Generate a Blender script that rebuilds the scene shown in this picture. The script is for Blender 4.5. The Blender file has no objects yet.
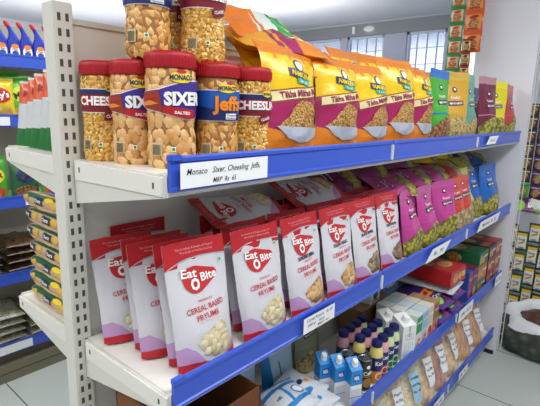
import bpy, bmesh, math, random
from mathutils.geometry import tessellate_polygon
from mathutils import Vector, Matrix, noise, Euler
PI = math.pi
sc = bpy.context.scene
COL = sc.collection
rnd = random.Random(7)

# ------------------------------------------------------------------ camera
cam = bpy.data.cameras.new('camera')
camo = bpy.data.objects.new('camera', cam); COL.objects.link(camo)
cam.sensor_fit = 'HORIZONTAL'; cam.sensor_width = 36.0
cam.lens = 452.16 / 540 * 36
cam.clip_start = .02
rt = Vector((0.75675007, 0.65315959, 0.02668104)); up_ = Vector((-0.15231397, 0.13648506, 0.97886275)); fw = Vector((-0.63571203, 0.74481835, -0.20277041))
m = Matrix((rt, up_, -fw)).transposed().to_4x4()
m.translation = Vector((1.1414, -0.5535, 1.7598))
camo.matrix_world = m
sc.camera = camo

# ------------------------------------------------------------------ light
sc.view_settings.view_transform = 'Standard'
sc.view_settings.look = 'None'
sc.view_settings.exposure = 0.0
sc.view_settings.gamma = 1.0
sc.view_settings.use_curve_mapping = False
w = bpy.data.worlds.new('world'); sc.world = w; w.use_nodes = True
w.node_tree.nodes['Background'].inputs[0].default_value = (.92, .95, 1.0, 1)
w.node_tree.nodes['Background'].inputs[1].default_value = .45
def area(name, loc, size, sizey, power, rot=(0, 0, 0), col=(1, .985, .96)):
    l = bpy.data.lights.new(name, 'AREA'); l.shape = 'RECTANGLE'; l.size = size; l.size_y = sizey
    l.energy = power; l.color = col
    o = bpy.data.objects.new(name, l); COL.objects.link(o); o.location = loc; o.rotation_euler = rot
    return o
area('ceiling_tubes', (1.45, .9, 2.86), .5, 3.4, 50)
area('ceiling_tubes', (.45, -1.5, 2.86), 2.4, .5, 30)
area('ceiling_tubes', (-1.3, -1.9, 2.86), 1.6, .5, 34)  # extra unseen tube, added to brighten the end faces left of the post
area('ceiling_tubes', (-1.1, 1.2, 2.86), .5, 3.0, 34)
area('ceiling_tubes', (1.2, 3.9, 2.86), 1.2, .4, 12)
area('ceiling_fill_up', (1.6, .5, 2.35), 1.2, 3.5, 28, (PI, 0, 0))  # unseen up-facing fill, added to brighten the ceiling
area('ceiling_fill_up', (-4.2, 1.5, 2.2), 1.5, 3.5, 34, (PI, 0, 0))  # added fill for the far left ceiling, no fixture hangs there
area('daylight_outside', (-2.5, 6.4, 4.5), 6, 1.5, 1300, (math.radians(-40), 0, 0), (.92, .96, 1))
area('ceiling_fill_up', (-2.2, 2.6, 2.3), 1.5, 2.5, 45, (PI, 0, 0))  # another unseen fill, lifts the ceiling beyond the left aisle
area('ceiling_tubes', (-3.6, 1.6, 2.86), .5, 3.0, 30)

# ------------------------------------------------------------------ materials
def hx(s, k=1.0):
    s = s.lstrip('#'); c = [int(s[i:i+2], 16) / 255 for i in (0, 2, 4)]
    return tuple((x / 12.92 if x <= .04045 else ((x + .055) / 1.055) ** 2.4) * k for x in c) + (1,)
MATS = {}
def mat(name, col='#cccccc', rough=.5, metal=0, bump=0, bscale=60, coat=0, emis=0, spec=.5, var=0):
    if name in MATS: return MATS[name]
    mt = bpy.data.materials.new(name); mt.use_nodes = True; MATS[name] = mt
    nt = mt.node_tree; b = nt.nodes['Principled BSDF']
    b.inputs['Base Color'].default_value = hx(col); b.inputs['Roughness'].default_value = rough
    b.inputs['Metallic'].default_value = metal; b.inputs['Specular IOR Level'].default_value = spec
    b.inputs['Coat Weight'].default_value = coat; b.inputs['Coat Roughness'].default_value = .12
    if emis:
        b.inputs['Emission Color'].default_value = hx(col); b.inputs['Emission Strength'].default_value = emis
    if bump or var:
        tc = nt.nodes.new('ShaderNodeTexCoord'); n = nt.nodes.new('ShaderNodeTexNoise')
        n.inputs['Scale'].default_value = bscale; n.inputs['Detail'].default_value = 3
        nt.links.new(tc.outputs['Object'], n.inputs['Vector'])
        if bump:
            bp = nt.nodes.new('ShaderNodeBump'); bp.inputs['Strength'].default_value = bump; bp.inputs['Distance'].default_value = .01
            nt.links.new(n.outputs[0], bp.inputs['Height']); nt.links.new(bp.outputs[0], b.inputs['Normal'])
        if var:
            mx = nt.nodes.new('ShaderNodeMix'); mx.data_type = 'RGBA'
            c = hx(col)
            mx.inputs['A'].default_value = tuple(x * (1 - var) for x in c[:3]) + (1,)
            mx.inputs['B'].default_value = tuple(min(1, x * (1 + var)) for x in c[:3]) + (1,)
            nt.links.new(n.outputs[0], mx.inputs['Factor']); nt.links.new(mx.outputs['Result'], b.inputs['Base Color'])
    return mt
def food(name, cols, scale=40, rough=.35, bump=.6, stops=(.1, .5, .9), feature='F1', rand=1.0, hue=.25, coat=.3, stretch=(1, 1, 1), inv=True):
    """lumpy food: a Voronoi heap, lit pieces with darker gaps between them"""
    if name in MATS: return MATS[name]
    mt = bpy.data.materials.new(name); mt.use_nodes = True; MATS[name] = mt
    nt = mt.node_tree; b = nt.nodes['Principled BSDF']; L = nt.links
    tc = nt.nodes.new('ShaderNodeTexCoord'); mp = nt.nodes.new('ShaderNodeMapping'); mp.inputs['Scale'].default_value = stretch
    v = nt.nodes.new('ShaderNodeTexVoronoi'); v.inputs['Scale'].default_value = scale; v.inputs['Randomness'].default_value = rand
    n = nt.nodes.new('ShaderNodeTexNoise'); n.inputs['Scale'].default_value = scale * .9
    v.feature = feature
    L.new(tc.outputs['Object'], mp.inputs[0]); L.new(mp.outputs[0], v.inputs['Vector']); L.new(mp.outputs[0], n.inputs['Vector'])
    r = nt.nodes.new('ShaderNodeValToRGB'); e = r.color_ramp.elements
    e[0].position = stops[0]; e[0].color = hx(cols[0]); e[1].position = stops[2]; e[1].color = hx(cols[2])
    k = e.new(stops[1]); k.color = hx(cols[1])
    L.new(v.outputs['Distance'], r.inputs[0])
    mx = nt.nodes.new('ShaderNodeMix'); mx.data_type = 'RGBA'; mx.blend_type = 'MIX'
    m2 = nt.nodes.new('ShaderNodeMath'); m2.operation = 'MULTIPLY'; m2.inputs[1].default_value = hue * 1.6
    L.new(n.outputs[0], m2.inputs[0]); L.new(m2.outputs[0], mx.inputs['Factor'])
    L.new(r.outputs[0], mx.inputs['A']); mx.inputs['B'].default_value = hx(cols[-1])
    L.new(mx.outputs['Result'], b.inputs['Base Color'])
    bp = nt.nodes.new('ShaderNodeBump'); bp.inputs['Strength'].default_value = bump; bp.inputs['Distance'].default_value = .006; bp.invert = inv
    L.new(v.outputs['Distance'], bp.inputs['Height']); L.new(bp.outputs[0], b.inputs['Normal'])
    b.inputs['Roughness'].default_value = rough; b.inputs['Coat Weight'].default_value = coat; b.inputs['Coat Roughness'].default_value = .15
    return mt
def film(name, tint='#ffffff', alpha=.22, rough=.12):
    if name in MATS: return MATS[name]
    mt = bpy.data.materials.new(name); mt.use_nodes = True; MATS[name] = mt
    nt = mt.node_tree; nt.nodes.clear(); L = nt.links
    o = nt.nodes.new('ShaderNodeOutputMaterial'); t = nt.nodes.new('ShaderNodeBsdfTransparent'); g = nt.nodes.new('ShaderNodeBsdfPrincipled')
    g.inputs['Base Color'].default_value = hx(tint); g.inputs['Roughness'].default_value = rough; g.inputs['Specular IOR Level'].default_value = 1
    x = nt.nodes.new('ShaderNodeMixShader'); x.inputs[0].default_value = alpha
    tc = nt.nodes.new('ShaderNodeTexCoord'); n = nt.nodes.new('ShaderNodeTexNoise'); n.inputs['Scale'].default_value = 25
    bp = nt.nodes.new('ShaderNodeBump'); bp.inputs['Strength'].default_value = .8; bp.inputs['Distance'].default_value = .01
    L.new(tc.outputs['Object'], n.inputs['Vector']); L.new(n.outputs[0], bp.inputs['Height']); L.new(bp.outputs[0], g.inputs['Normal'])
    L.new(t.outputs[0], x.inputs[1]); L.new(g.outputs[0], x.inputs[2]); L.new(x.outputs[0], o.inputs[0])
    return mt
def foil(hexc, rough=.3):
    return mat('printed film ' + hexc, hexc, rough, bump=.35, bscale=28, coat=.25)
STEEL = mat('cream powder-coated steel', '#d5d4cb', .45, bump=.04, bscale=300)
STEEL2 = mat('white shelf steel', '#e2e0d8', .4)
PANEL = mat('shelf back panel', '#e2e0d8', .55)
BLUE = mat('blue price rail plastic', '#3657c4', .3, spec=.5)
BLUEHI = mat('blue rail ridge', '#4a60dc', .3)
CARD = mat('white card', '#e9ecee', .6)
INK = mat('black ink', '#22242c', .7)
DARK = mat('dark slot', '#4c4a3e', .8)
WHITE = mat('white print', '#f2f1ee', .4)
CLIP = mat('white rail clip', '#d8dcd6', .4)

# ------------------------------------------------------------------ geometry collector
class Geo:
    def __init__(s): s.v = []; s.f = []; s.m = []; s.mats = []
    def mi(s, mt):
        if mt not in s.mats: s.mats.append(mt)
        return s.mats.index(mt)
    def add(s, vs, fs, mt):
        b = len(s.v); s.v += [tuple(x) for x in vs]
        i = s.mi(mt) if not isinstance(mt, list) else None
        for k, f in enumerate(fs):
            s.f.append([b + j for j in f]); s.m.append(i if i is not None else s.mi(mt[k]))
        return s
    def box(s, lo, hi, mt, bev=0):
        x0, y0, z0 = lo; x1, y1, z1 = hi
        if bev <= 0:
            vs = [(x, y, z) for z in (z0, z1) for y in (y0, y1) for x in (x0, x1)]
            fs = [(0, 2, 3, 1), (4, 5, 7, 6), (0, 1, 5, 4), (2, 6, 7, 3), (0, 4, 6, 2), (1, 3, 7, 5)]
            return s.add(vs, fs, mt)
        bm = bmesh.new(); bmesh.ops.create_cube(bm, size=1)
        for v in bm.verts: v.co = Vector(((x0 + x1) / 2 + v.co.x * (x1 - x0), (y0 + y1) / 2 + v.co.y * (y1 - y0), (z0 + z1) / 2 + v.co.z * (z1 - z0)))
        bmesh.ops.bevel(bm, geom=bm.edges[:], offset=bev, segments=2, affect='EDGES')
        bm.verts.index_update()
        s.add([v.co for v in bm.verts], [[v.index for v in f.verts] for f in bm.faces], mt); bm.free(); return s
    def prism(s, pts, axis, a, b, mt):
        """extrude a polygon along an axis: pts are the two other coordinates"""
        def P(p, t):
            return {'x': (t, p[0], p[1]), 'y': (p[0], t, p[1]), 'z': (p[0], p[1], t)}[axis]
        n = len(pts); vs = [P(p, a) for p in pts] + [P(p, b) for p in pts]
        fs = [list(range(n))[::-1], list(range(n, 2 * n))] + [(i, (i + 1) % n, n + (i + 1) % n, n + i) for i in range(n)]
        return s.add(vs, fs, mt)
    def grid(s, fn, nu, nv, mt, flip=False, closeu=False):
        vs = [fn(i / nu, j / nv) for j in range(nv + 1) for i in range(nu + 1)]
        fs = []; ms = []
        for j in range(nv):
            for i in range(nu):
                a = j * (nu + 1) + i; q = (a, a + 1, a + nu + 2, a + nu + 1)
                fs.append(q[::-1] if flip else q); ms.append(mt((i + .5) / nu, (j + .5) / nv) if callable(mt) else mt)
        return s.add(vs, fs, ms)
    def loft(s, rings, mt, seg=24, cap0=True, cap1=True, p=2.0):
        """rings: (cx, cy, z, rx, ry); p is the superellipse power"""
        vs = []
        for (cx, cy, z, rx, ry) in rings:
            for i in range(seg):
                t = 2 * PI * i / seg; c, q = math.cos(t), math.sin(t)
                vs.append((cx + rx * math.copysign(abs(c) ** (2 / p), c), cy + ry * math.copysign(abs(q) ** (2 / p), q), z))
        fs = []; n = len(rings)
        for j in range(n - 1):
            for i in range(seg):
                k = (i + 1) % seg; fs.append((j * seg + i, j * seg + k, (j + 1) * seg + k, (j + 1) * seg + i))
        ms = [mt(j // seg) if callable(mt) else mt for j in range(len(fs))]
        if cap0: fs.append(list(range(seg))[::-1]); ms.append(mt(0) if callable(mt) else mt)
        if cap1: fs.append([(n - 1) * seg + i for i in range(seg)]); ms.append(mt(n - 2) if callable(mt) else mt)
        return s.add(vs, fs, ms)
    def lathe(s, prof, mt, seg=28, c=(0, 0), cap0=True, cap1=True):
        return s.loft([(c[0], c[1], z, r, r) for r, z in prof], mt, seg, cap0, cap1)
    def tube(s, path, r, mt, seg=6):
        vs = []; n = len(path)
        for i, p in enumerate(path):
            p = Vector(p); d = (Vector(path[min(i + 1, n - 1)]) - Vector(path[max(i - 1, 0)])).normalized()
            a = d.orthogonal().normalized() if i == 0 else (a - d * a.dot(d)).normalized()
            b = d.cross(a)
            for k in range(seg):
                t = 2 * PI * k / seg; vs.append(p + a * r * math.cos(t) + b * r * math.sin(t))
        fs = [(j * seg + i, j * seg + (i + 1) % seg, (j + 1) * seg + (i + 1) % seg, (j + 1) * seg + i) for j in range(n - 1) for i in range(seg)]
        fs += [list(range(seg))[::-1], [(n - 1) * seg + i for i in range(seg)]]
        return s.add(vs, fs, mt)
    def decal(s, surf, v2, f2, mt, layer=1, xs=(), zs=(), off=.0007):
        if len(f2) == 1 and len(v2) > 4: f2 = [list(t) for t in tessellate_polygon([[Vector((x, z, 0)) for x, z in v2]])]
        bm = bmesh.new(); vv = [bm.verts.new((x, 0, z)) for x, z in v2]
        for f in f2:
            try: bm.faces.new([vv[i] for i in f])
            except ValueError: pass
        bmesh.ops.triangulate(bm, faces=[f for f in bm.faces if len(f.verts) > 4])
        x0, x1 = min(p[0] for p in v2), max(p[0] for p in v2); z0, z1 = min(p[1] for p in v2), max(p[1] for p in v2)
        for x in xs:
            if x0 < x < x1: bmesh.ops.bisect_plane(bm, geom=bm.verts[:] + bm.edges[:] + bm.faces[:], plane_co=(x, 0, 0), plane_no=(1, 0, 0))
        for z in zs:
            if z0 < z < z1: bmesh.ops.bisect_plane(bm, geom=bm.verts[:] + bm.edges[:] + bm.faces[:], plane_co=(0, 0, z), plane_no=(0, 0, 1))
        bm.verts.index_update()
        fs = []
        for f in bm.faces:
            idx = [v.index for v in f.verts]
            if f.normal.y > 0: idx.reverse()
            fs.append(idx)
        s.add([surf(v.co.x, v.co.z, off * layer) for v in bm.verts], fs, mt); bm.free(); return s
    def build(s, name, parent=None, smooth=True, ang=40):
        me = bpy.data.meshes.new(name); me.from_pydata(s.v, [], s.f)
        for x in s.mats: me.materials.append(x)
        me.polygons.foreach_set('material_index', s.m)
        me.update()
        if smooth:
            me.polygons.foreach_set('use_smooth', [True] * len(me.polygons))
            try: me.set_sharp_from_angle(angle=math.radians(ang))
            except Exception: pass
        o = bpy.data.objects.new(name, me); COL.objects.link(o)
        if parent: o.parent = parent
        return o

def scatter(g, S, x0, x1, z0, z1, step, a, b, mts, seed, seg=10, dome=.0018, base=-.0022, tilt=.25, inside=None, square=False):
    rr = random.Random(seed); row = 0; z = z0
    while z <= z1:
        x = x0 + (step / 2 if row % 2 else 0)
        while x <= x1:
            cx, cz = x + rr.uniform(-.25, .25) * step, z + rr.uniform(-.22, .22) * step; x += step
            if inside and not inside(cx, cz): continue
            rot = rr.uniform(0, PI); sa, sb = a * rr.uniform(.85, 1.15), b * rr.uniform(.85, 1.15); tx, tz = rr.uniform(-tilt, tilt), rr.uniform(-tilt, tilt); lift = rr.uniform(-.0006, .0006)
            vs = []; n = 4 if square else seg
            for (k, hh) in ((1.0, 0), (.72, dome * .8), (0.0, dome)):
                for i in range(n if k else 1):
                    t = 2 * PI * i / n; px, pz = k * sa * math.cos(t), k * sb * math.sin(t)
                    qx, qz = px * math.cos(rot) - pz * math.sin(rot), px * math.sin(rot) + pz * math.cos(rot)
                    vs.append(S(cx + qx, cz + qz, base + hh + lift + qx * tx + qz * tz))
            fs = [(i, (i + 1) % n, n + (i + 1) % n, n + i) for i in range(n)] + [(n + i, n + (i + 1) % n, 2 * n) for i in range(n)]
            g.add(vs, fs, rr.choice(mts))
        z += step * .87; row += 1
# 2D shapes -----------------------------------------------------------------
def ell(cx, cz, rx, rz, rot=0, n=28, a0=0, a1=360):
    r = math.radians(rot); out = []
    for i in range(n):
        t = math.radians(a0) + (math.radians(a1) - math.radians(a0)) * i / (n if a1 - a0 >= 360 else n - 1)
        x, z = rx * math.cos(t), rz * math.sin(t)
        out.append((cx + x * math.cos(r) - z * math.sin(r), cz + x * math.sin(r) + z * math.cos(r)))
    return out
def hull(pts):
    pts = sorted(set(pts)); out = []
    for seq in (pts, pts[::-1]):
        h = []
        for p in seq:
            while len(h) > 1 and (h[-1][0] - h[-2][0]) * (p[1] - h[-2][1]) - (h[-1][1] - h[-2][1]) * (p[0] - h[-2][0]) <= 0: h.pop()
            h.append(p)
        out += h[:-1]
    return out
def rect(x0, z0, x1, z1, sh=0): return [(x0, z0), (x1, z0 + sh), (x1, z1 + sh), (x0, z1)]
_tc = {}
def text2d(s, bold=.02):
    k = (s, bold)
    if k not in _tc:
        cu = bpy.data.curves.new('t', 'FONT'); cu.body = s; cu.size = 1; cu.align_x = 'CENTER'; cu.resolution_u = 2; cu.offset = bold
        o = bpy.data.objects.new('t', cu); COL.objects.link(o)
        dg = bpy.context.evaluated_depsgraph_get(); dg.update()
        me = bpy.data.meshes.new_from_object(o.evaluated_get(dg))
        _tc[k] = ([(v.co.x, v.co.y) for v in me.vertices], [list(p.vertices) for p in me.polygons])
        bpy.data.objects.remove(o); bpy.data.curves.remove(cu); bpy.data.meshes.remove(me)
    return _tc[k]
def txt(s, cx, cz, size, rot=0, bold=.02, wide=1.0, shear=0, width=None):
    v, f = text2d(s, bold)
    if width:
        ww = max(p[0] for p in v) - min(p[0] for p in v); wide = width / (ww * size)
    r = math.radians(rot); out = []
    for x, z in v:
        z -= .35; x = (x + shear * z) * size * wide; z = z * size
        out.append((cx + x * math.cos(r) - z * math.sin(r), cz + x * math.sin(r) + z * math.cos(r)))
    return out, f
def apply_design(g, surf, design, xs, zs, off=.0007):
    for k, d in enumerate(design):
        kind, shape, mt, layer = d
        if kind == 'poly': g.decal(surf, shape, [list(range(len(shape)))], mt, layer, xs, zs, off)
        else: g.decal(surf, shape[0], shape[1], mt, layer, xs, zs, off)

# ------------------------------------------------------------------ objects
def tagged(o, label=None, cat=None, group=None, kind=None):
    if label: o['label'] = label
    if cat: o['category'] = cat
    if group: o['group'] = group
    if kind: o['kind'] = kind
    return o
def root(name):
    o = bpy.data.objects.new(name, None); COL.objects.link(o); o.empty_display_size = .05; return o
def structure(g, name, parent=None, smooth=False):
    o = g.build(name, parent, smooth)
    o['kind'] = 'structure'
    return o
def orient(up, front):
    """euler that sends local z to up and local -y to front"""
    z = Vector(up).normalized(); y = -Vector(front); y = (y - z * y.dot(z)).normalized(); x = y.cross(z)
    return Matrix((x, y, z)).transposed().to_euler()
class Kind:
    def __init__(s, maker): s.maker = maker; s.o = None; s.used = False
    def place(s, loc, rot, label, cat, group=None, scale=1.0):
        if s.o is None: s.o = s.maker()
        if s.used:
            o = dup(s.o)
        else: o = s.o; s.used = True
        o.location = loc
        o.rotation_euler = rot if not isinstance(rot, (int, float)) else (0, 0, rot)
        if isinstance(scale, (int, float)): scale = (scale,) * 3
        o.scale = scale
        for k in ('label', 'category', 'group'):
            if k in o: del o[k]
        return tagged(o, label, cat, group)
def dup(o, parent=None):
    c = o.copy(); COL.objects.link(c); c.parent = parent
    for ch in o.children: dup(ch, c)
    return c
ORD = ['first', 'second', 'third', 'fourth', 'fifth', 'sixth', 'seventh', 'eighth', 'ninth', 'tenth', 'eleventh', 'twelfth']
FX = PI / 2            # facing the aisle (+X)
Z1, Z2, Z3, Z4 = 1.62, 1.116, .612, .16
YE = 2.96

# ================================================================== THE SETTING
def floor_mat():
    mt = mat('floor tiles', '#b9c1bb', .22); nt = mt.node_tree; L = nt.links; b = nt.nodes['Principled BSDF']
    tc = nt.nodes.new('ShaderNodeTexCoord'); mp = nt.nodes.new('ShaderNodeMapping'); mp.inputs['Location'].default_value = (-.17 + .667 * 9, -.34 + .667 * 9, 0)
    br = nt.nodes.new('ShaderNodeTexBrick'); br.offset = 0; br.inputs['Scale'].default_value = 1; br.inputs['Brick Width'].default_value = .667; br.inputs['Row Height'].default_value = .667
    br.inputs['Mortar Size'].default_value = .0035; br.inputs['Color1'].default_value = hx('#bcc4be'); br.inputs['Color2'].default_value = hx('#b8c0ba'); br.inputs['Mortar'].default_value = hx('#4d4f4c')
    L.new(tc.outputs['Object'], mp.inputs[0]); L.new(mp.outputs[0], br.inputs['Vector']); L.new(br.outputs['Color'], b.inputs['Base Color'])
    return mt
g = Geo(); g.box((-6, -2.5, -.1), (4, 6, 0), floor_mat()); structure(g, 'floor')
g = Geo(); g.box((-6, -2.5, 2.9), (4, 6, 3.0), mat('ceiling paint', '#c8cbd5', .8)); structure(g, 'ceiling')
WALL = mat('white wall paint', '#dcdde4', .7)
BAND = mat('grey painted lintel', '#8f9298', .6)
g = Geo()
g.box((-6, 5, 0), (4, 5.15, 1.0), WALL); g.box((-6, 5, 1.0), (-5.2, 5.15, 2.9), WALL); g.box((-.2, 5, 1.0), (4, 5.15, 2.9), WALL)
g.box((-5.2, 4.97, 2.74), (-.2, 5.15, 2.9), BAND)
g.box((-6, 4.94, 2.885), (4, 5, 2.9), mat('lintel edge strip', '#b9bcc4', .6))  # thin pale grey strip along the ceiling edge above the lintel
structure(g, 'wall_far')
g = Geo(); g.box((-12, 8, 0), (6, 8.2, 6), mat('pale window backdrop', '#dfe3ee', .8)); structure(g, 'window_backdrop')  # backdrop added outside so the windows look bright
g = Geo(); g.box((-6.1, -2.5, 0), (-6, 6, 2.9), WALL); structure(g, 'wall_left')
g = Geo(); g.box((.02, 3.70, 0), (1.6, 3.76, 2.9), WALL); structure(g, 'wall_right')
FR = mat('lavender grey window frame', '#ccd2e4', .5)
def glass():
    mt = mat('window glass', '#eef3fa', .02)
    if 'done' not in mt:
        nt = mt.node_tree; L = nt.links; nt.nodes.clear(); mt['done'] = 1
        o = nt.nodes.new('ShaderNodeOutputMaterial'); t = nt.nodes.new('ShaderNodeBsdfTransparent'); gl = nt.nodes.new('ShaderNodeBsdfGlossy'); x = nt.nodes.new('ShaderNodeMixShader'); fr = nt.nodes.new('ShaderNodeFresnel')
        t.inputs[0].default_value = (.93, .96, 1, 1); gl.inputs['Roughness'].default_value = .02
        L.new(fr.outputs[0], x.inputs[0]); L.new(t.outputs[0], x.inputs[1]); L.new(gl.outputs[0], x.inputs[2]); L.new(x.outputs[0], o.inputs[0])
    return mt
def window(n, x0, x1, cols, rows):
    g = Geo(); z0, z1 = 1.0, 2.74; t = .03
    g.box((x0, 5.02, z0), (x0 + t, 5.08, z1), FR); g.box((x1 - t, 5.02, z0), (x1, 5.08, z1), FR)
    g.box((x0, 5.02, z1 - t), (x1, 5.08, z1), FR); g.box((x0, 5.02, z0), (x1, 5.08, z0 + t), FR)
    for i in range(1, cols): x = x0 + (x1 - x0) * i / cols; g.box((x - .0035, 5.03, z0), (x + .0035, 5.06, z1), FR)
    for i in range(1, rows): z = z0 + (z1 - z0) * i / rows; g.box((x0, 5.03, z - .0035), (x1, 5.06, z + .0035), FR)
    o = structure(g, 'window_%d' % n)
    p = Geo(); p.box((x0 + t, 5.04, z0 + t), (x1 - t, 5.045, z1 - t), glass())
    p.build('pane', o, False)
window(1, -5.2, -3.5, 2, 2); window(2, -3.42, -2.4, 2, 8); window(3, -2.3, -1.75, 4, 9); window(4, -1.45, -.95, 4, 9); window(5, -.9, -.2, 2, 3)
g = Geo(); g.box((-1.75, 5.0, 1.0), (-1.45, 5.12, 2.74), mat('lavender grey mullion', '#b4b9cc', .5)); g.box((-2.4, 5.0, 1.0), (-2.3, 5.12, 2.74), MATS['lavender grey mullion']); g.box((-3.5, 5.0, 1.0), (-3.42, 5.12, 2.74), MATS['lavender grey mullion']); g.box((-.95, 5.0, 1.0), (-.9, 5.12, 2.74), MATS['lavender grey mullion'])
structure(g, 'trim_1')
# white partition at the far end of the shelves
g = Geo(); g.box((.03, 2.975, 0), (.425, 3.02, 2.9), WALL); structure(g, 'wall_end')
# glowing disc in a rim, standing in for ceiling lights reflected at the lintel
def make_glint():
    r = root('lintel_glint')
    a = Geo(); a.lathe([(.055, 0), (.06, .008), (.06, .02), (.05, .026)], mat('glint rim white', '#e8e8e8', .4)); a.build('glint_rim', r)
    b = Geo(); b.lathe([(.045, -.004), (.045, .001)], mat('reflection glow', '#fffdf5', .3, emis=4)); b.build('glint_disc', r)
    return r
K = Kind(make_glint)
K.place((-1.95, 4.96, 2.815), (PI / 2, 0, 0), 'small round glint of reflected light on the grey lintel above the window', 'lamp', scale=(1.3, .6, 1))
g = Geo(); g.box((-.02, -.03, 0), (.02, 0, .09), WHITE, .004); o = g.build('alarm_sensor'); o.location = (-2.18, 4.972, 2.77)
tagged(o, 'small white box sensor fixed to the grey lintel over the windows', 'sensor')

# ================================================================== GONDOLA SHELVING
def upright(y, top, slots=True, parent=None, xc=-.029):
    g = Geo()
    g.box((-.058, y - .03, 0), (0, y + .02, top), STEEL, .003)
    if slots:
        z = top - .035
        while z > .1:
            for s_ in (-.0195, .0005):
                g.box((-.001, y + s_, z - .009), (.0006, y + s_ + .008, z + .009), DARK)
                g.box((-.0586, y + s_, z - .009), (-.057, y + s_ + .008, z + .009), DARK)
            z -= .0357
    return g.build('upright', parent, False)
def bracket(y, z, side, parent):
    g = Geo(); s = side; x0 = .004 if s > 0 else -.062; x1 = .384 if s > 0 else -.442
    y0, y1 = y - .004, y + .0
    g.prism([(x0, z), (x1, z), (x1, z - .046), (x0, z - .115)], 'y', y0 + .002, y1 + .006, STEEL)
    g.prism([(x0 + s * .012, z - .003), (x1, z - .003), (x1 - s * .004, z - .042), (x0 + s * .012, z - .05)], 'y', y0 - .003, y0 + .003, STEEL2)
    for xx in (x0 + s * .035, x1 - s * .03): g.box((xx - .003, y0 - .0036, z - .029), (xx + .003, y0 - .0028, z - .016), DARK)
    return g.build('shelf_bracket', parent, False)
def rail_geo(g, x, y0, y1, z, s=1):
    """blue price channel: flat face with an upper and a lower ridge"""
    P = [(0, .036), (.004, .041), (.011, .041), (.014, .037), (.014, .029), (.010, .026), (.010, -.022), (.014, -.025), (.014, -.031), (.010, -.034), (0, -.034)]
    g.prism([(x + s * a, z + b) for a, b in P], 'y', y0, y1, BLUE)
gond = root('gondola_shelving')
tagged(gond, 'cream steel gondola shelving unit with blue price rails and slotted end post', 'shelving unit')
for y in (0, 1.0, 2.0): upright(y + (.005 if y else 0), 2.0 if y == 0 else 1.99, True, gond)
upright(2.955, 1.99, False, gond)
for a, b in ((.0, 1.0), (1.0, 2.0), (2.0, 2.95)):
    g = Geo()
    g.box((-.034, a + .02, .1), (-.024, b - .028, 1.968), PANEL)
    g.box((-.04, a + .02, 1.955), (-.018, b - .028, 1.968), STEEL)
    g.build('back_panel', gond, False)
cards = {}
def card(y0, y1, z0, z1, lines, tilt=0, parent=None, x=.4095, ink=INK, shear=.3):
    g = Geo(); S = lambda px, pz, off: (x + off, (y0 + y1) / 2 + px, (z0 + z1) / 2 + pz)
    hw, hh = (y1 - y0) / 2, (z1 - z0) / 2
    pts = [(-hw, -hh), (hw, -hh), (hw, hh), (-hw, hh)]
    if tilt: pts = [(-hw - tilt, -hh), (hw - tilt, -hh), (hw + tilt, hh), (-hw + tilt, hh)]
    g.decal(S, pts, [[0, 1, 2, 3]], CARD, 1)
    for (s_, cx, cz, size, wd) in lines:
        v, f = txt(s_, cx, cz, size, 0, .004, shear=shear, width=wd); g.decal(S, v, f, ink, 2)
    g.v = [tuple(v) for v in g.v]
    return g.build('price_card', parent, False)
for lz, z in enumerate((Z1, Z2, Z3, Z4)):
    for sec, (a, b) in enumerate(((.0, 1.0), (1.0, 2.0), (2.0, 2.95))):
        g = Geo()
        g.box((.0, a + .003, z - .028), (.386, b - .003, z), STEEL2, .002)
        g.box((.376, a + .003, z - .045), (.386, b - .003, z + .004), STEEL2)
        sh = g.build('shelf_board', gond, False)
        r = Geo(); ya = a if sec else a + .004
        rail_geo(r, .386, ya + .002, b - .003, z)
        ro = r.build('price_rail', sh, False)
        if sec == 0:
            g = Geo(); g.box((.384, ya, z + .03), (.402, ya + .03, z + .044), BLUE, .002); g.build('rail_hook', sh, False)
        else:
            g = Geo(); g.box((.392, a - .007, z - .03), (.404, a + .003, z + .026), CLIP, .002); g.build('rail_clip', sh, False)
        if (lz, sec) == (0, 0):
            card(.02, .29, 1.594, 1.647, [('Monaco   Sixer, Cheesling  Jeffs,', -.005, .008, .019, .225), ('MRP  Rs  65', -.01, -.015, .016, .07)], parent=sh)
        if (lz, sec) == (0, 2): card(2.15, 2.33, 1.60, 1.645, [('Rs 10', 0, 0, .02, .08)], .03, sh)
        if (lz, sec) == (1, 0): card(.475, .645, 1.094, 1.145, [('Cereal Fryums   Rs 60', 0, .014, .014, .14), ('100 g   Net', -.02, -.003, .012, .09), ('MRP  60', .02, -.016, .01, .06)], parent=sh)
        if (lz, sec) == (1, 1): card(1.44, 1.68, 1.088, 1.142, [('Rs  90', 0, 0, .026, .12)], .04, sh)
        if (lz, sec) == (1, 2): card(2.18, 2.60, 1.092, 1.146, [('Makhana  Rs  85', 0, 0, .026, .28)], .03, sh)
        if (lz, sec) == (2, 1): pass
        if (lz, sec) == (2, 2):
            card(2.0, 2.26, .578, .652, [('Offer  Rs 30', 0, 0, .03, .17)], .0, sh); card(2.74, 2.90, .585, .66, [('Rs 50', 0, 0, .03, .1)], .0, sh)
        if (lz, sec) == (3, 1): card(1.74, 1.9, .135, .19, [('Rs 40', 0, 0, .03, .1)], .0, sh)
        if (lz, sec) == (3, 2): card(2.15, 2.32, .135, .19, [('Rs 45', 0, 0, .03, .1)], .0, sh)
    for y in (0, .99, 1.99): bracket(y, z, 1, gond) if y == 0 or lz < 3 else None
for z in (Z1, Z2, Z4):
    bracket(0, z, -1, gond)
    for a, b in ((.0, 1.0), (1.0, 2.0)):
        g = Geo(); g.box((-.444, a + .003, z - .028), (-.058, b - .003, z), STEEL2, .002)
        g.box((-.446, a + .003, z - .045), (-.44, b - .003, z + .004), STEEL2)
        sh = g.build('shelf_board', gond, False)
        r = Geo(); rail_geo(r, -.446, a + .1, b - .003, z, -1); r.build('price_rail', sh, False)
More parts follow.
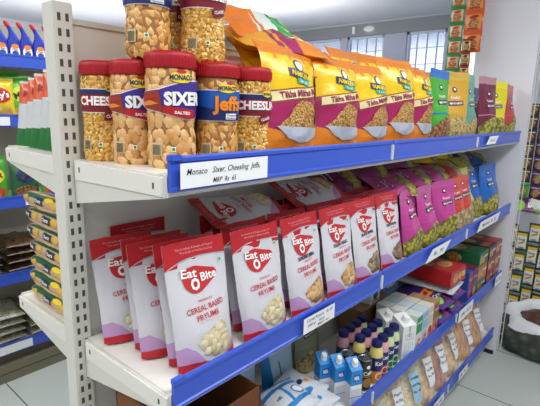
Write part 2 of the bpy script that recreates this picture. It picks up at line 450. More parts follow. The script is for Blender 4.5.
g = Geo(); g.box((.0, .02, .02), (.36, 2.93, .128), mat('grey plinth', '#b9b8ae', .6)); g.build('plinth', gond, False)
g = Geo(); g.box((.30, 2.91, 0), (.42, 2.935, .025), mat('black rubber foot', '#1a1a1a', .7), .004); g.build('rubber_foot', gond, False)

# ================================================================== JARS ON THE TOP SHELF
RED = mat('red jar lid plastic', '#a8121f', .4, spec=.4)
CRACK = food('round crackers', ['#7a4a22', '#c9935a', '#e6bd84'], 46, stops=(.0, .07, .22), feature='DISTANCE_TO_EDGE', inv=False, bump=.25, rand=.7, hue=.35)
CUBES = food('biscuit cubes', ['#6e4420', '#c28c48', '#e2b268'], 42, stops=(.0, .06, .2), feature='DISTANCE_TO_EDGE', inv=False, bump=.4, rand=1, hue=.4)
CHEES = food('small cheese biscuits', ['#8a5e26', '#d2a048', '#efcb78'], 85, stops=(.0, .06, .2), feature='DISTANCE_TO_EDGE', inv=False, bump=.5, hue=.4, stretch=(1.3, 1, .8))
GREEN = mat('green mark', '#1f8a3a', .5)
def jar_surf(rp):
    def S(x, z, off):
        r = rp(z) + off; a = x / .055
        return (r * math.sin(a), -r * math.cos(a), z)
    return S
def jar_r(z):
    P = [(0, .047), (.006, .0525), (.03, .0545), (.06, .053), (.095, .0505), (.12, .0525), (.15, .0548), (.19, .0548), (.205, .053), (.214, .050), (.25, .050)]
    for (a, ra), (b, rb) in zip(P, P[1:]):
        if z <= b: t = max(0, (z - a) / (b - a)); t = t * t * (3 - 2 * t); return ra + (rb - ra) * t
    return .05
CR3 = [mat('cracker tone ' + c, c, .45, coat=.3) for c in ('#d9a868', '#c9924e', '#e2b67a')]
CB3 = [mat('cube tone ' + c, c, .4, coat=.3) for c in ('#d39c4c', '#bb8038', '#e0b066')]
CH3 = [mat('cheese tone ' + c, c, .4, coat=.3) for c in ('#dcaa4c', '#c48f36', '#e6bd68')]
FC3 = [mat('fryum tone ' + c, c, .4, coat=.3) for c in ('#d4c8a0', '#c6b888', '#dfd5b2')]
FT3 = [mat('tan fryum tone ' + c, c, .4, coat=.3) for c in ('#cda46c', '#bd9258', '#d9b684')]
FD3 = [mat('dark fryum tone ' + c, c, .4, coat=.3) for c in ('#8d7a5c', '#75624a', '#a08c6c')]
def make_jar(label_design, contents):
    def mk():
        r = root('snack_jar')
        g = Geo()
        zs = [0, .003, .006, .012, .02, .03, .04, .05, .06, .07, .08, .09, .1, .11, .12, .13, .14, .15, .17, .19, .198, .205, .21, .216]
        g.lathe([(jar_r(z) - .0024, z) for z in zs], mat('brown gaps between biscuits', '#94642f', .6), 36)
        xs = [i * .008 for i in range(-14, 15)]; zz = [i * .012 for i in range(1, 19)]
        S = jar_surf(jar_r)
        W2 = PI * .055
        if contents is CRACK: scatter(g, S, -W2, W2, .006, .205, .0205, .0142, .0134, CR3, 1, 10, base=-.0034, dome=.0026, tilt=.18)
        elif contents is CUBES: scatter(g, S, -W2, W2, .006, .205, .0195, .0152, .0152, CB3, 2, square=True, base=-.0038, dome=.0024, tilt=.2)
        else: scatter(g, S, -W2, W2, .004, .207, .0088, .007, .0054, CH3, 3, 6, base=-.0024, dome=.0022, tilt=.4)
        d = [('poly', rect(-.052, .028, -.026, .056), mat('pale barcode patch', '#c9b68c', .5), 1), ('poly', rect(-.006, .038, .004, .048), WHITE, 1), ('poly', ell(-.001, .043, .0035, .0035), GREEN, 2)]
        for i in range(7): d.append(('poly', rect(-.049 + i * .003, .03, -.0475 + i * .003, .052), mat('barcode brown', '#3a2d20', .6), 2))
        d[0:0] = []
        apply_design(g, S, d, xs, zz)
        g.build('jar_body', r)
        lb = Geo(); apply_design(lb, S, label_design, xs, zz, .0009); lb.build('label', r)
        l = Geo(); l.lathe([(.051, .211), (.0545, .212), (.0555, .216), (.0555, .236), (.054, .242), (.050, .245), (.047, .2445)], RED, 48)
        for k in range(48):
            a = 2 * PI * k / 48; x, y = .0555 * math.cos(a), .0555 * math.sin(a)
            l.box((x - .0009, y - .0009, .216), (x + .0009, y + .0009, .234), RED)
        l.build('lid', r)
        return r
    return mk
MAR = mat('maroon label', '#7c1226', .45); NAVY = mat('navy label', '#14255e', .45); REDL = mat('red label', '#b3141f', .45)
BLU2 = mat('bright blue label', '#1557a8', .45); YEL = mat('yellow ellipse print', '#f0d21c', .45); ORA = mat('orange print', '#e8861c', .45)
PUR = mat('blue violet label', '#3a2a8e', .45); FLAME = mat('rust flame print', '#8e2f16', .45)
monaco = [('poly', ell(.018, .192, .026, .0115), YEL, 4), ('text', txt('MONACO', .018, .192, .015, 0, .04, width=.05), NAVY, 5), ('poly', ell(.018, .2035, .011, .004), REDL, 5)]
wave_top = [(-.09, .158), (-.06, .163), (-.03, .166), (0, .176), (.03, .184), (.06, .186), (.10, .186)]
wave_bot = [(.10, .112), (.06, .108), (.03, .106), (0, .113), (-.03, .121), (-.06, .126), (-.09, .128)]
sixer = [('poly', [(a, b + .002) for a, b in wave_top] + [(a, b - .002) for a, b in wave_bot], WHITE, 1), ('poly', wave_top + wave_bot, PUR, 2),
         ('poly', [(-.09, .158), (-.06, .163), (-.03, .164), (-.026, .15), (-.022, .118), (-.03, .121), (-.06, .126), (-.09, .128)], FLAME, 3),
         ('poly', [(-.09, .150), (-.05, .156), (-.03, .152), (-.05, .147), (-.09, .143)], REDL, 4), ('poly', [(-.09, .138), (-.05, .144), (-.03, .138), (-.05, .134), (-.09, .133)], ORA, 4),
         ('poly', [(-.022, .134), (.055, .125), (.058, .108), (.03, .106), (0, .113), (-.022, .119)], REDL, 3),
         ('text', txt('SIXER', .024, .149, .036, 1, .05, width=.088), WHITE, 5), ('text', txt('SALTED', .02, .1195, .0085, -3, .03, width=.036), WHITE, 5)] + monaco
chees = [('poly', [(-.09, .120), (.09, .120), (.09, .178), (-.09, .178)], WHITE, 1), ('poly', rect(-.09, .122, .09, .176), MAR, 2), ('poly', rect(-.09, .165, .09, .176), NAVY, 3),
         ('poly', rect(-.055, .140, .075, .16), REDL, 3),
         ('text', txt('CHEESLINGS', .024, .149, .029, 0, .04, width=.148), WHITE, 5), ('poly', [(.012, .1), (.05, .108), (.05, .13), (.012, .122)], MAR, 4), ('text', txt('CLASSIC', .031, .115, .010, 12, .02, width=.032), WHITE, 5),
         ('poly', ell(.034, .178, .018, .008), YEL, 4), ('text', txt('MONACO', .034, .178, .010, 0, .03, width=.03), NAVY, 5)]
jeffs = [('poly', rect(-.09, .108, .09, .182), WHITE, 1), ('poly', rect(-.09, .110, .09, .180), BLU2, 2), ('poly', [(-.09, .110), (.09, .110), (.09, .12), (0, .133), (-.09, .15)], NAVY, 3),
         ('poly', ell(.014, .186, .025, .011), YEL, 4), ('text', txt('MONACO', .014, .186, .014, 0, .04, width=.047), NAVY, 5), ('poly', ell(.02, .198, .009, .004), REDL, 5),
         ('text', txt('Jeffs', .018, .150, .045, 0, .075, width=.078), NAVY, 4), ('text', txt('Jeffs', .018, .151, .045, 0, .04, width=.075), ORA, 5),
         ('poly', rect(.01, .113, .042, .127), WHITE, 4), ('text', txt('Twisted', .026, .123, .007, 0, .01, width=.028), NAVY, 5), ('text', txt('Namkeens', .026, .1165, .006, 0, .01, width=.028), NAVY, 5)]
KS, KC, KJ = Kind(make_jar(sixer, CRACK)), Kind(make_jar(chees, CHEES)), Kind(make_jar(jeffs, CUBES))
GJ = 'biscuit jars with red lids at the near end of the top shelf'
KC.place((.047, .066, Z1), math.radians(48), 'red-lidded jar of small cheese biscuits, maroon label, beside the slotted post', 'jar', GJ)
KS.place((.150, .086, Z1), math.radians(57), 'red-lidded jar of round crackers between the post-side jar and the frontmost jar', 'jar', GJ)
KS.place((.262, .112, Z1), math.radians(58), 'frontmost red-lidded jar of round crackers, its whole blue and red label showing', 'jar', GJ, 1.06)
KJ.place((.285, .235, Z1), math.radians(60), 'red-lidded jar of biscuit cubes with a blue label and orange lettering', 'jar', GJ)
KC.place((.29, .352, Z1), math.radians(58), 'red-lidded jar of cheese biscuits nearest to the yellow snack bags', 'jar', GJ)
KC.place((.165, .205, Z1), math.radians(60), 'red-lidded jar hidden behind the blue-labelled jar', 'jar', GJ)
KC.place((.175, .33, Z1), math.radians(60), 'red-lidded jar standing behind the jar next to the yellow bags', 'jar', GJ)
KJ.place((.185, .108, Z1 + .253), math.radians(52), 'jar of biscuit cubes stacked on the lids of the cracker jars', 'jar', GJ)
KC.place((.245, .225, Z1 + .247), math.radians(62), 'jar of small cheese biscuits stacked on top, with a dark red ribbon on its front', 'jar', GJ)
KC.place((.13, .222, Z1 + .247), math.radians(50), 'stacked jar glimpsed in the gap between the two other stacked jars', 'jar', GJ)

# ================================================================== POUCHES AND BAGS
def pouch_surf(w, h, t, stand=False, seed=0, wr=.0035, seal=.06, head=.82, hbend=0.0, side=-1, pull=.05, ep=2.2):
    def S(x, z, off):
        V = max(0, min(1, z / h)); U = max(-1, min(1, 2 * x / w))
        if stand:
            a = max(0, min(1, (head - V) / (head - .25))); gz = (a * a * (3 - 2 * a)); gz *= .86 + .14 * min(1, V / .15)
            eu = (1 - abs(U) ** ep) ** .75
        else:
            q = max(0, min(1, (V - seal) / (1 - 2 * seal))); gz = math.sin(PI * q) ** .5 if 0 < q < 1 else 0
            eu = (1 - abs(U) ** 2.4) ** .8
        e = gz * eu
        n1 = noise.noise(Vector((x * 22 + seed * 3.1, z * 16, seed * 1.7 + side))); n2 = noise.noise(Vector((x * 60, z * 38 + seed, seed * .7 + side * 2)))
        wrk = (n1 * wr + n2 * wr * .45) * (.25 + .75 * min(1, e * 2)) * (1 if abs(U) < .97 else .3)
        y = side * (t / 2 * e + off + wrk * (1 if e > .02 else 0)) + hbend * max(0, V - .78) ** 2 * 14 * h + n1 * .002 * (1 - e)
        zz = z + h * .012 * noise.noise(Vector((x * 14, seed, 1))) * V
        xx = x * (1 - pull * gz) + .004 * noise.noise(Vector((z * 12, seed, 5)))
        if stand: zz += .008 * (U * U) * (1 - V) ** 6
        return (xx, y, zz)
    return S
def pouch_geo(w, h, t, mf, mb, design, stand=False, seed=0, nx=18, nz=26, off=.0009, **k):
    g = Geo(); F = pouch_surf(w, h, t, stand, seed, side=-1, **k); B = pouch_surf(w, h, t, stand, seed, side=1, **k)
    g.grid(lambda u, v: F((u - .5) * w, v * h, 0), nx, nz, mf)
    g.grid(lambda u, v: B((u - .5) * w, v * h, 0), nx, nz, mb, flip=True)
    if stand:
        vs = [F((i / nx - .5) * w, 0, 0) for i in range(nx + 1)] + [B((i / nx - .5) * w, 0, 0) for i in range(nx + 1)]
        g.add(vs, [(i, nx + 1 + i, nx + 2 + i, i + 1) for i in range(nx)], mb if not callable(mb) else mb(.5, 0))
    xs = [(i / nx - .5) * w for i in range(1, nx)]; zs = [j / nz * h for j in range(1, nz)]
    apply_design(g, F, design, xs, zs, off)
    return g, F, xs, zs
# ---- the white and red cereal snack pouch
EW = mat('matt white pouch film', '#cdccd2', .42, bump=.25, bscale=22); ER = mat('matt red pouch film', '#b81d26', .45, bump=.2, bscale=22)
ERL = mat('red print', '#c0222c', .5); LILAC = mat('lilac petal print', '#b993bd', .5); PINK = mat('faint pink print', '#e6a9ac', .5)
FRY = food('cream fryums', ['#8c7b50', '#c2b283', '#d8cba0'], 48, stops=(0, .06, .25), feature='DISTANCE_TO_EDGE', inv=False, bump=.3, hue=.3, coat=.5)
FRY2 = food('tan fryums', ['#cfa368', '#b58a50', '#7b5a30'], 38, stops=(.1, .5, .8), bump=.6, hue=.1, coat=.5)
FRY3 = food('dark fryums', ['#8d7a5c', '#75624a', '#4b3d2c'], 45, stops=(.1, .5, .8), bump=.6, hue=.1, coat=.5)
def eob(flavour, fry, seed):
    def mk():
        w, h, t = .186, .306, .056
        arc = [(-w/2, .247), (-.075, .2545), (-.055, .2605), (-.03, .2655), (0, .268), (.03, .268), (.06, .2655), (w/2, .261)]
        low = [(-w/2, .02), (-.05, .024), (-.02, .020), (.02, .012), (.05, .016), (w/2, .026)]
        d = [('poly', arc + [(w/2, h), (-w/2, h)], ER, 2),
             ('poly', [(a, b - .001) for a, b in arc] + [(a, b - .004) for a, b in arc[::-1]], mat('silver line', '#b9b6bb', .4), 1),
             ('poly', [(-w/2, 0), (w/2, 0)] + low[::-1], ER, 2),
             ('poly', [(-w/2, .02), (-.02, .02), (-.03, .033), (-.045, .05), (-.07, .066), (-w/2, .06)], LILAC, 1),
             ('poly', [(.03, .012), (w/2, .026), (w/2, .046), (.07, .03)], LILAC, 1),
             ('text', txt('The Goodness & Delight Of Flavours', .0, .2895, .0075, 0, 0, width=.115), PINK, 3), ('text', txt('That Leads to Healthy Snacking', .004, .2805, .0072, 0, 0, width=.1), PINK, 3),
             ('poly', hull(ell(-.012, .213, .036, .032, 0, 32) + ell(.043, .219, .014, .013, 0, 20) + ell(-.042, .232, .009, .009, 0, 14)), ERL, 3),
             ('text', txt('Eat', -.030, .231, .029, -5, .025, width=.047), WHITE, 5), ('text', txt('O', -.015, .203, .036, -5, .05, width=.027), WHITE, 5), ('text', txt('Bite', .028, .2175, .028, 4, .025, width=.05), WHITE, 5),
             ('poly', rect(.068, .240, .079, .251), mat('pale green', '#bcd8c4', .5), 2), ('poly', ell(.0735, .2455, .003, .003), GREEN, 3),
             ('text', txt('PREMIUM', .005, .163, .0085, 2, 0, width=.042), ERL, 3),
             ('text', txt('CEREAL BASED', .003, .146, .018, 3, .012, width=.118), ERL, 3), ('text', txt('FRYUMS', .003, .126, .018, 3, .012, width=.07), ERL, 3),
             ('text', txt('Cereal and Masala Fryums', .004, .115, .0065, 2, 0, width=.07), PINK, 3)]
        if flavour: d.append(('text', txt(flavour, 0, .176, .0145, 2, .04, width=.088), INK, 3))
        mf = lambda u, v: EW
        g, F, xs, zs = pouch_geo(w, h, t, EW, lambda u, v: ER if v > .82 or v < .05 else EW, d, True, seed, head=.84)
        r = root('cereal_snack_pouch'); g.build('pouch_body', r)
        k = Geo(); apply_design(k, F, [('poly', [(-.04, .066), (-.02, .080), (.015, .096), (.045, .104), (.057, .097), (.068, .055), (.074, .034), (.05, .026), (.01, .026), (-.01, .034), (-.03, .052)], fry, 2)], xs, zs, .0009)
        def ins(x, z): return z > .032 and z < .098 and x > (-.035 + max(0, z - .066) * 2.2) and x < .06 + (.066 - z) * .2 and x > -.012 - (z - .03) * .9
        scatter(k, F, -.04, .07, .03, .1, .0165, .0125, .0108, FC3 if fry is FRY else (FT3 if fry is FRY2 else FD3), seed, 10, base=.0012, dome=.0024, tilt=.2, inside=ins)
        k.build('clear_window', r)
        return r
    return mk
KE = [Kind(eob('', FRY, 1)), Kind(eob('', FRY, 4)), Kind(eob('SUNDRIED JEERA', FRY2, 2)), Kind(eob('ITALIAN GARLIC', FRY2, 3)), Kind(eob('BLACK PEPPER', FRY3, 5)), Kind(eob('TANDOORI MIX', FRY3, 6))]
GE = 'white and red cereal snack pouches on the middle shelf'
colsE = [(.15, 0), (.378, 1), (.59, 2), (.795, 3), (.992, 4), (1.195, 5)]
kinds = ['plain premium pouch with cream pieces in its window', 'plain premium pouch, slightly apart', 'pouch with a black flavour line and cream pieces', 'pouch with an Italian garlic flavour line', 'pouch with a small dark window', 'pouch next to the magenta bags']
where = ['first column from the slotted post', 'second column from the slotted post', 'third column from the slotted post', 'fourth column from the slotted post', 'fifth column from the slotted post', 'column beside the magenta pouches']
rowx = [.345, .278, .212, .146, .08]; rowx0 = [.345, .30, .222, .172, .085]
for ci, (yc, k) in enumerate(colsE):
    for ri, x in enumerate(rowx if ci else rowx0):
        if ri == 4 and ci > 0: continue
        yy = yc + ([0, .006, -.022, -.008, -.048][ri] if ci == 0 else 0) + (rnd.uniform(-.006, .006) if ri and ci else 0) + (.02 * ri if ci else 0)
        lab = 'white and red pouch, %s, %s' % (where[ci], 'at the rail' if ri == 0 else '%s back from rail' % ORD[ri])
        if ci == 0 and ri == 4: lab = 'white and red snack pouch at the back, right beside the slotted post'
        r = KE[k].place((x, yy, Z2), (math.radians(-9.5 + rnd.uniform(-.6, .6)), math.radians(rnd.uniform(-1, 1)), FX + math.radians(-5 if ci == 0 else rnd.uniform(-4, 1))), lab, 'pouch', GE, (.98, 1, [1.06, 1.04, 1.0, .99, .96][ri]) if ci == 0 else (1.02, 1, 1.04))
KE[0].place((-.004, .19, Z2 + .0), (math.radians(-1), 0, FX), 'dark red pouch top against the back panel above the post-side pouches', 'pouch', GE, 1.0)
KE[0].place((.15, .62, Z2 + .318), orient((-.15, -1, .03), (.33, 0, .94)), 'white and red pouch lying on its back across the standing ones, nearer the post', 'pouch', GE, .95)
KE[2].place((.15, .99, Z2 + .335), orient((-.10, -1, .03), (.38, -.1, .92)), 'white and red pouch lying across the standing ones, further from the post', 'pouch', GE, .95)

# ---- yellow namkeen bags on the top shelf
NY = foil('#ecc414', .28); NO = foil('#e0821c', .28); NM = mat('magenta print', '#a01a58', .35); NC = mat('cream band', '#ead9a4', .45)
MIX = food('sev mixture', ['#eec070', '#d09c48', '#8e6224'], 130, stops=(.05, .4, .7), bump=.8, hue=.35)
BOWL = mat('pale blue bowl print', '#b4bac6', .4); BRW = mat('brown title line', '#8a4a1c', .5)
def tikha(seed, big=1.0):
    def mk():
        w, h, t = .225, .325, .085
        def mf(u, v): return NO if v > .88 + .02 * math.sin(u * 25) or v < .055 else NY
        d = [('poly', rect(-w/2, .05, w/2, .18, .034), NM, 1), ('poly', [(-w/2, .05), (w/2, .05), (w/2, .075), (.04, .058), (-.03, .066), (-w/2, .088)], NO, 2), ('poly', rect(-w/2, .0, w/2, .052), NO, 1),
             ('poly', rect(-w/2, .180, w/2, .184, .034), BRW, 2), ('poly', rect(-.10, .156, w/2, .182, .032), NC, 3), ('poly', rect(-w/2, .150, w/2, .154, .034), BRW, 2),
             ('text', txt('Tikha Mitha Mix', .006, .186, .026, 8.6, .03, width=.17), mat('maroon text', '#84154a', .45), 5),
             ('poly', [(-.085, .088), (-.075, .1), (-.052, .112), (-.036, .136), (-.012, .158), (.015, .168), (.045, .162), (.07, .14), (.084, .11), (.095, .088)], MIX, 4),
             ('poly', [(-.09, .09), (.098, .088), (.084, .062), (.05, .046), (.005, .044), (-.04, .058)], BOWL, 5),
             ('poly', ell(.004, .262, .018, .018), NAVY, 2), ('poly', ell(.004, .262, .0135, .0135), WHITE, 3),
             ('poly', rect(-.044, .229, .05, .252, -.008), NAVY, 3), ('text', txt('NAMKEEN', .003, .2365, .02, -4.5, .03, width=.08), YEL, 5),
             ('poly', rect(-.014, .212, .042, .227, -.002), mat('teal ribbon', '#2fa58a', .45), 4), ('text', txt('Special', .014, .2185, .010, -2, .01, width=.034), WHITE, 5),
             ('poly', rect(.088, .236, .096, .244), WHITE, 3), ('poly', ell(.092, .24, .003, .003), GREEN, 4)]
        g, F, xs, zs = pouch_geo(w, h, t, mf, mf, d, False, seed, wr=.009, seal=.055, pull=.08, hbend=.12)
        r = root('snack_mix_bag'); g.build('bag_body', r)
        s = Geo(); s.grid(lambda u, v: F((u - .5) * w * .995, h * (.945 + .055 * v), .0012 + .0008 * math.sin(v * 30)), 18, 5, NO); s.build('top_seal', r)
        return r
    return mk
KT = [Kind(tikha(11)), Kind(tikha(12)), Kind(tikha(13))]
GT = 'yellow and magenta snack mix bags on the top shelf'
for i, (y, x, yaw, sc_, k) in enumerate([(.482, .33, 2, (1.16, 1, .98), 0), (.735, .325, -4, (1.06, 1, .96), 1), (.968, .325, -2, (1.04, 1, .94), 2), (1.195, .32, -10, (1.08, 1, 1.08), 0), (1.43, .315, -2, (.95, 1, 1.03), 1)]):
    KT[k].place((x, y, Z1 + .003), (math.radians(-5), math.radians([2, 2, -1, 0, 1][i]), FX + math.radians(yaw)), 'yellow snack mix bag at the rail, %s from the jars in the front row' % ORD[i], 'snack bag', GT, sc_)
for i, (y, x, sc_) in enumerate([(.53, .215, 1.02), (.77, .21, 1.06), (1.0, .21, 1.14), (1.23, .2, 1.16), (.47, .11, .93), (.7, .1, .95), (.95, .1, 1.15), (1.2, .1, 1.15)]):
    KT[(i + 1) % 3].place((x, y, Z1 + .003), (math.radians(-4), 0, FX + math.radians(rnd.uniform(-5, 5))), 'yellow snack mix bag standing in the %s row, %s from the jars' % ('second' if i < 4 else 'third', ORD[i % 4]), 'snack bag', GT, sc_)
# lying bags behind the jars
def lying(cols, seed, w=.22, h=.33, t=.06, text=None):
    def mk():
        c = [foil(x) for x in cols]
        def mf(u, v): return c[0] if v > .62 else (c[1] if v > .34 else c[2])
        d = [('poly', ell(-.05, .26, .03, .022), NAVY, 2), ('text', txt(text or 'MIX', -.05, .26, .03, 0, .03, width=.045), YEL, 3)] if text else []
        d += [('poly', [(-w/2, .1), (w/2, .14), (w/2, .155), (-w/2, .115)], c[-1], 1)]
        g, F, xs, zs = pouch_geo(w, h, t, mf, mf, d, False, seed, wr=.012, pull=.06, seal=.04)
        r = root('snack_mix_bag'); g.build('bag_body', r)
        s = Geo(); s.grid(lambda u, v: F((u - .5) * w * .995, h * (.955 + .045 * v), .0012), 18, 4, c[0]); s.build('top_seal', r)
        return r
    return mk
L1 = Kind(lying(['#e58a1c', '#a02560', '#e3a21a'], 21, text='MIX')); L2 = Kind(lying(['#2e9e3c', '#d9e3da', '#e27a1c'], 22)); L3 = Kind(lying(['#dd7d18', '#e69a1c', '#e5b51c'], 23, text='MIX'))
L3.place((.18, .42, Z1 + .30), orient((.15, 1, -.02), (.5, -.1, .85)), 'orange snack bag lying lowest of the pile behind the jars', 'snack bag', 'bags lying on top behind the jars')
L1.place((.15, .39, Z1 + .35), orient((.2, 1, -.03), (.35, -.1, .9)), 'orange and purple snack bag lying in the middle of the pile behind the jars', 'snack bag', 'bags lying on top behind the jars', 1.05)
L2.place((.13, .40, Z1 + .395), orient((.1, 1, -.03), (.6, -.1, .8)), 'green, white and orange snack bag lying topmost on the pile behind the jars', 'snack bag', 'bags lying on top behind the jars', .85)
L3.place((.22, .40, Z1 + .26), orient((.1, 1, .0), (.7, -.1, .6)), 'orange snack bag sagging against the jar lids under the pile', 'snack bag', 'bags lying on top behind the jars', .8)

# ---- coloured snack pouches (top right and middle right)
def spouch(body, top, fud, seed, w=.18, h=.30, t=.085, dark='#2a1c2a', stand=True, txtc='#f1e8ef', lines=('Roasted', 'MAKHANA')):
    def mk():
        b = foil(body, .35); tp = foil(top, .35); dk = mat('label ' + dark, dark, .5); tc = mat('print ' + txtc, txtc, .5)
        d = [('poly', [(-w*.5, .0), (w*.5, .0), (w*.5, .062), (w*.36, .095), (w*.16, .112), (-.01, .108), (-w*.3, .09), (-w*.5, .06)], fud, 2),
             ('poly', rect(-.045, .158, .045, .178, .006), dk, 2), ('text', txt(lines[1], 0, .171, .015, 4, .02, width=.078), tc, 3),
             ('text', txt(lines[0], -.002, .197, .018, 4, .01, width=.055), tc, 3), ('poly', ell(.0, .232, .014, .012), dk, 2), ('poly', ell(.0, .233, .008, .006), tc, 3),
             ('poly', [(-w*.5, .118), (-.02, .122), (w*.5, .112), (w*.5, .117), (-.02, .127), (-w*.5, .124)], tp, 2)]
        mf = lambda u, v: tp if v > .9 else b
        g, F, xs, zs = pouch_geo(w, h, t, mf, mf, d, stand, seed, wr=.007, head=.93, pull=.07)
        r = root('snack_pouch'); g.build('pouch_body', r)
        s = Geo(); s.grid(lambda u, v: F((u - .5) * w * .995, h * (.95 + .05 * v), .0012), 18, 4, tp); s.build('top_seal', r)
        return r
    return mk
POP = food('yellow popped snack print', ['#cfc25a', '#a8a03a', '#5c5a1c'], 55, bump=.6, stops=(.05, .45, .7), hue=.15)
NUT = food('trail mix print', ['#c99a55', '#8e5e2c', '#4a2c14'], 80, bump=.6, hue=.3)
NUT2 = food('pale muesli print', ['#d9c78a', '#b29a55', '#6a5424'], 85, bump=.6, hue=.2)
MK = food('cream puffed makhana print', ['#ddd0a8', '#bba878', '#6e5c36'], 60, bump=.6, hue=.15)
colr = dict(green=Kind(spouch('#3fa52c', '#2f6fc4', NUT, 31, h=.305)), gold=Kind(spouch('#c79a2a', '#c9a648', NUT2, 32, h=.31)), teal=Kind(spouch('#5b9a8a', '#6aa799', NUT2, 33, h=.315)),
            maroon=Kind(spouch('#6d1f3c', '#b5838c', POP, 34, h=.32)), yellow=Kind(spouch('#dccf1e', '#e5dc3c', POP, 35, h=.31)), coral=Kind(spouch('#b8403c', '#c45a55', POP, 36, h=.305)),
            magenta=Kind(spouch('#b83a8c', '#bb4b95', POP, 37, h=.285, w=.19)), red=Kind(spouch('#c8382c', '#d2503c', MK, 38, h=.28)), blue=Kind(spouch('#1462b8', '#1a5cb0', POP, 39, h=.275, w=.2)),
            plum=Kind(spouch('#7c2260', '#7c2260', POP, 40, h=.28, w=.2)), navy=Kind(spouch('#123a7c', '#123a7c', MK, 41, h=.28)), lemon=Kind(spouch('#c8b820', '#c8b820', POP, 42, h=.28)))
GS = 'coloured snack pouches at the far end of the top shelf'
for k, y, x, yaw, l in [('green', 1.625, .325, -4, 'bright green snack pouch with a blue top beside the yellow mix bags'), ('gold', 1.83, .32, -28, 'golden snack pouch turned sideways beside the green one'),
                     ('teal', 2.05, .325, 0, 'teal snack pouch on the top shelf'), ('maroon', 2.36, .335, -12, 'maroon snack pouch with a pale pink peak on the top shelf'),
                     ('yellow', 2.56, .315, -30, 'bright yellow narrow snack pouch leaning on the coral one'), ('coral', 2.85, .335, 0, 'coral red snack pouch, last on the top shelf by the white wall'),
                     ('yellow', 2.12, .22, -20, 'yellow snack pouch glimpsed behind the maroon pouch'), ('coral', 2.42, .2, 0, 'coral snack pouch in the second row behind the maroon one'),
                     ('gold', 1.85, .2, 0, 'golden snack pouch in the second row behind the teal one'), ('maroon', 1.62, .19, 0, 'maroon snack pouch in the second row behind the green one'),
                     ('navy', 2.62, .18, 0, 'navy snack pouch behind the yellow and coral pouches')]:
    colr[k].place((x, y, Z1 + .002), (math.radians(-4), math.radians(rnd.uniform(-2, 2)), FX + math.radians(yaw)), l, 'snack pouch', GS, (1.1, 1, 1.12))
# small cherry-coloured packet with blue sticker on top behind
GM = 'coloured snack pouches on the middle shelf'
for k, y, x, yaw, l in [('magenta', 1.43, .325, 6, 'magenta snack pouch at the rail beside the last white pouch'), ('magenta', 1.63, .325, 2, 'magenta snack pouch at the rail, middle of the three'),
                     ('magenta', 1.87, .33, -14, 'large magenta snack pouch turned towards the red ones'), ('red', 2.075, .315, -8, 'red snack pouch next to the magenta pouches'),
                     ('red', 2.225, .31, -6, 'red snack pouch next to the yellow pouch'), ('yellow', 2.35, .28, 0, 'yellow snack pouch between the red and blue ones'),
                     ('blue', 2.475, .285, -8, 'blue snack pouch set back, nearest the yellow pouch'), ('blue', 2.645, .335, -12, 'frontmost blue snack pouch on the middle shelf'),
                     ('blue', 2.815, .30, -8, 'blue snack pouch against the white end wall')]:
    colr[k].place((x, y, Z2 + .002), (math.radians(-9), math.radians(rnd.uniform(-2, 2)), FX + math.radians(yaw)), l, 'snack pouch', GM, (1.06, 1.2, 1.04) if k != 'blue' else (1.06, 1.1, 1.16))
n_ = 0
for k, y, x in [('magenta', 1.43, .2), ('magenta', 1.68, .2), ('plum', 1.9, .2), ('red', 2.1, .19), ('lemon', 2.3, .13), ('navy', 2.62, .13), ('navy', 2.82, .14), ('plum', 1.45, .09), ('plum', 1.7, .09), ('plum', 1.95, .09)]:
    colr[k].place((x, y, Z2 + .002), (math.radians(-5), 0, FX), '%s snack pouch standing in the %s row, %s' % ({'plum': 'plum', 'navy': 'navy', 'lemon': 'lemon'}.get(k, k), 'second' if x > .12 else 'back', ['behind the first magenta pouch', 'behind the middle magenta pouch', 'behind the large magenta pouch', 'behind the red pouches', 'behind the yellow pouch', 'behind the front blue pouch', 'behind the last blue pouch', 'under the lying magenta bags', 'under the olive-fronted bags', 'under the yellow lying bags'][n_]), 'snack pouch', GM); n_ += 1
GL = 'snack pouches lying on top of the middle shelf rows'
lie = [('plum', .12, 1.10, .335, (-.25, -1, .12), 'plum pouch lying on the pile just beyond the white pouches'), ('magenta', .27, 1.36, .30, (-.2, -1, .10), 'magenta pouch lying low above the front magenta pouches'),
       ('plum', .12, 1.36, .37, (-.3, -1, .1), 'plum pouch lying second along the back of the pile'), ('magenta', .25, 1.60, .315, (-.3, -1, .1), 'magenta pouch with its popped snack end up, over the middle magenta pouch'),
       ('plum', .11, 1.66, .40, (-.2, -1, .05), 'plum pouch lying highest under the top shelf'), ('magenta', .24, 1.86, .315, (-.2, -1, .1), 'magenta pouch lying over the large magenta pouch'),
       ('lemon', .13, 1.98, .40, (-.3, -1, .05), 'lemon pouch lying high on the pile'), ('red', .23, 2.12, .31, (-.2, -1, .08), 'red pouch lying above the red standing ones'),
       ('lemon', .22, 2.36, .33, (-.2, -1, .05), 'lemon pouch lying in front, next to the blue pouches'), ('lemon', .11, 2.3, .40, (-.3, -1, .05), 'lemon pouch lying far back on the pile'),
       ('navy', .12, 2.58, .36, (-.2, -1, .0), 'navy pouch lying above the blue pouches'), ('blue', .16, 2.84, .34, (-.2, -1, .0), 'blue pouch lying last on the pile by the white wall')]
for k, x, y, z, up, l in lie:
    colr[k].place((x - .04, y + .17, Z2 + z - .01), orient(up, (.38, 0, .9)), l, 'snack pouch', GL, .92)

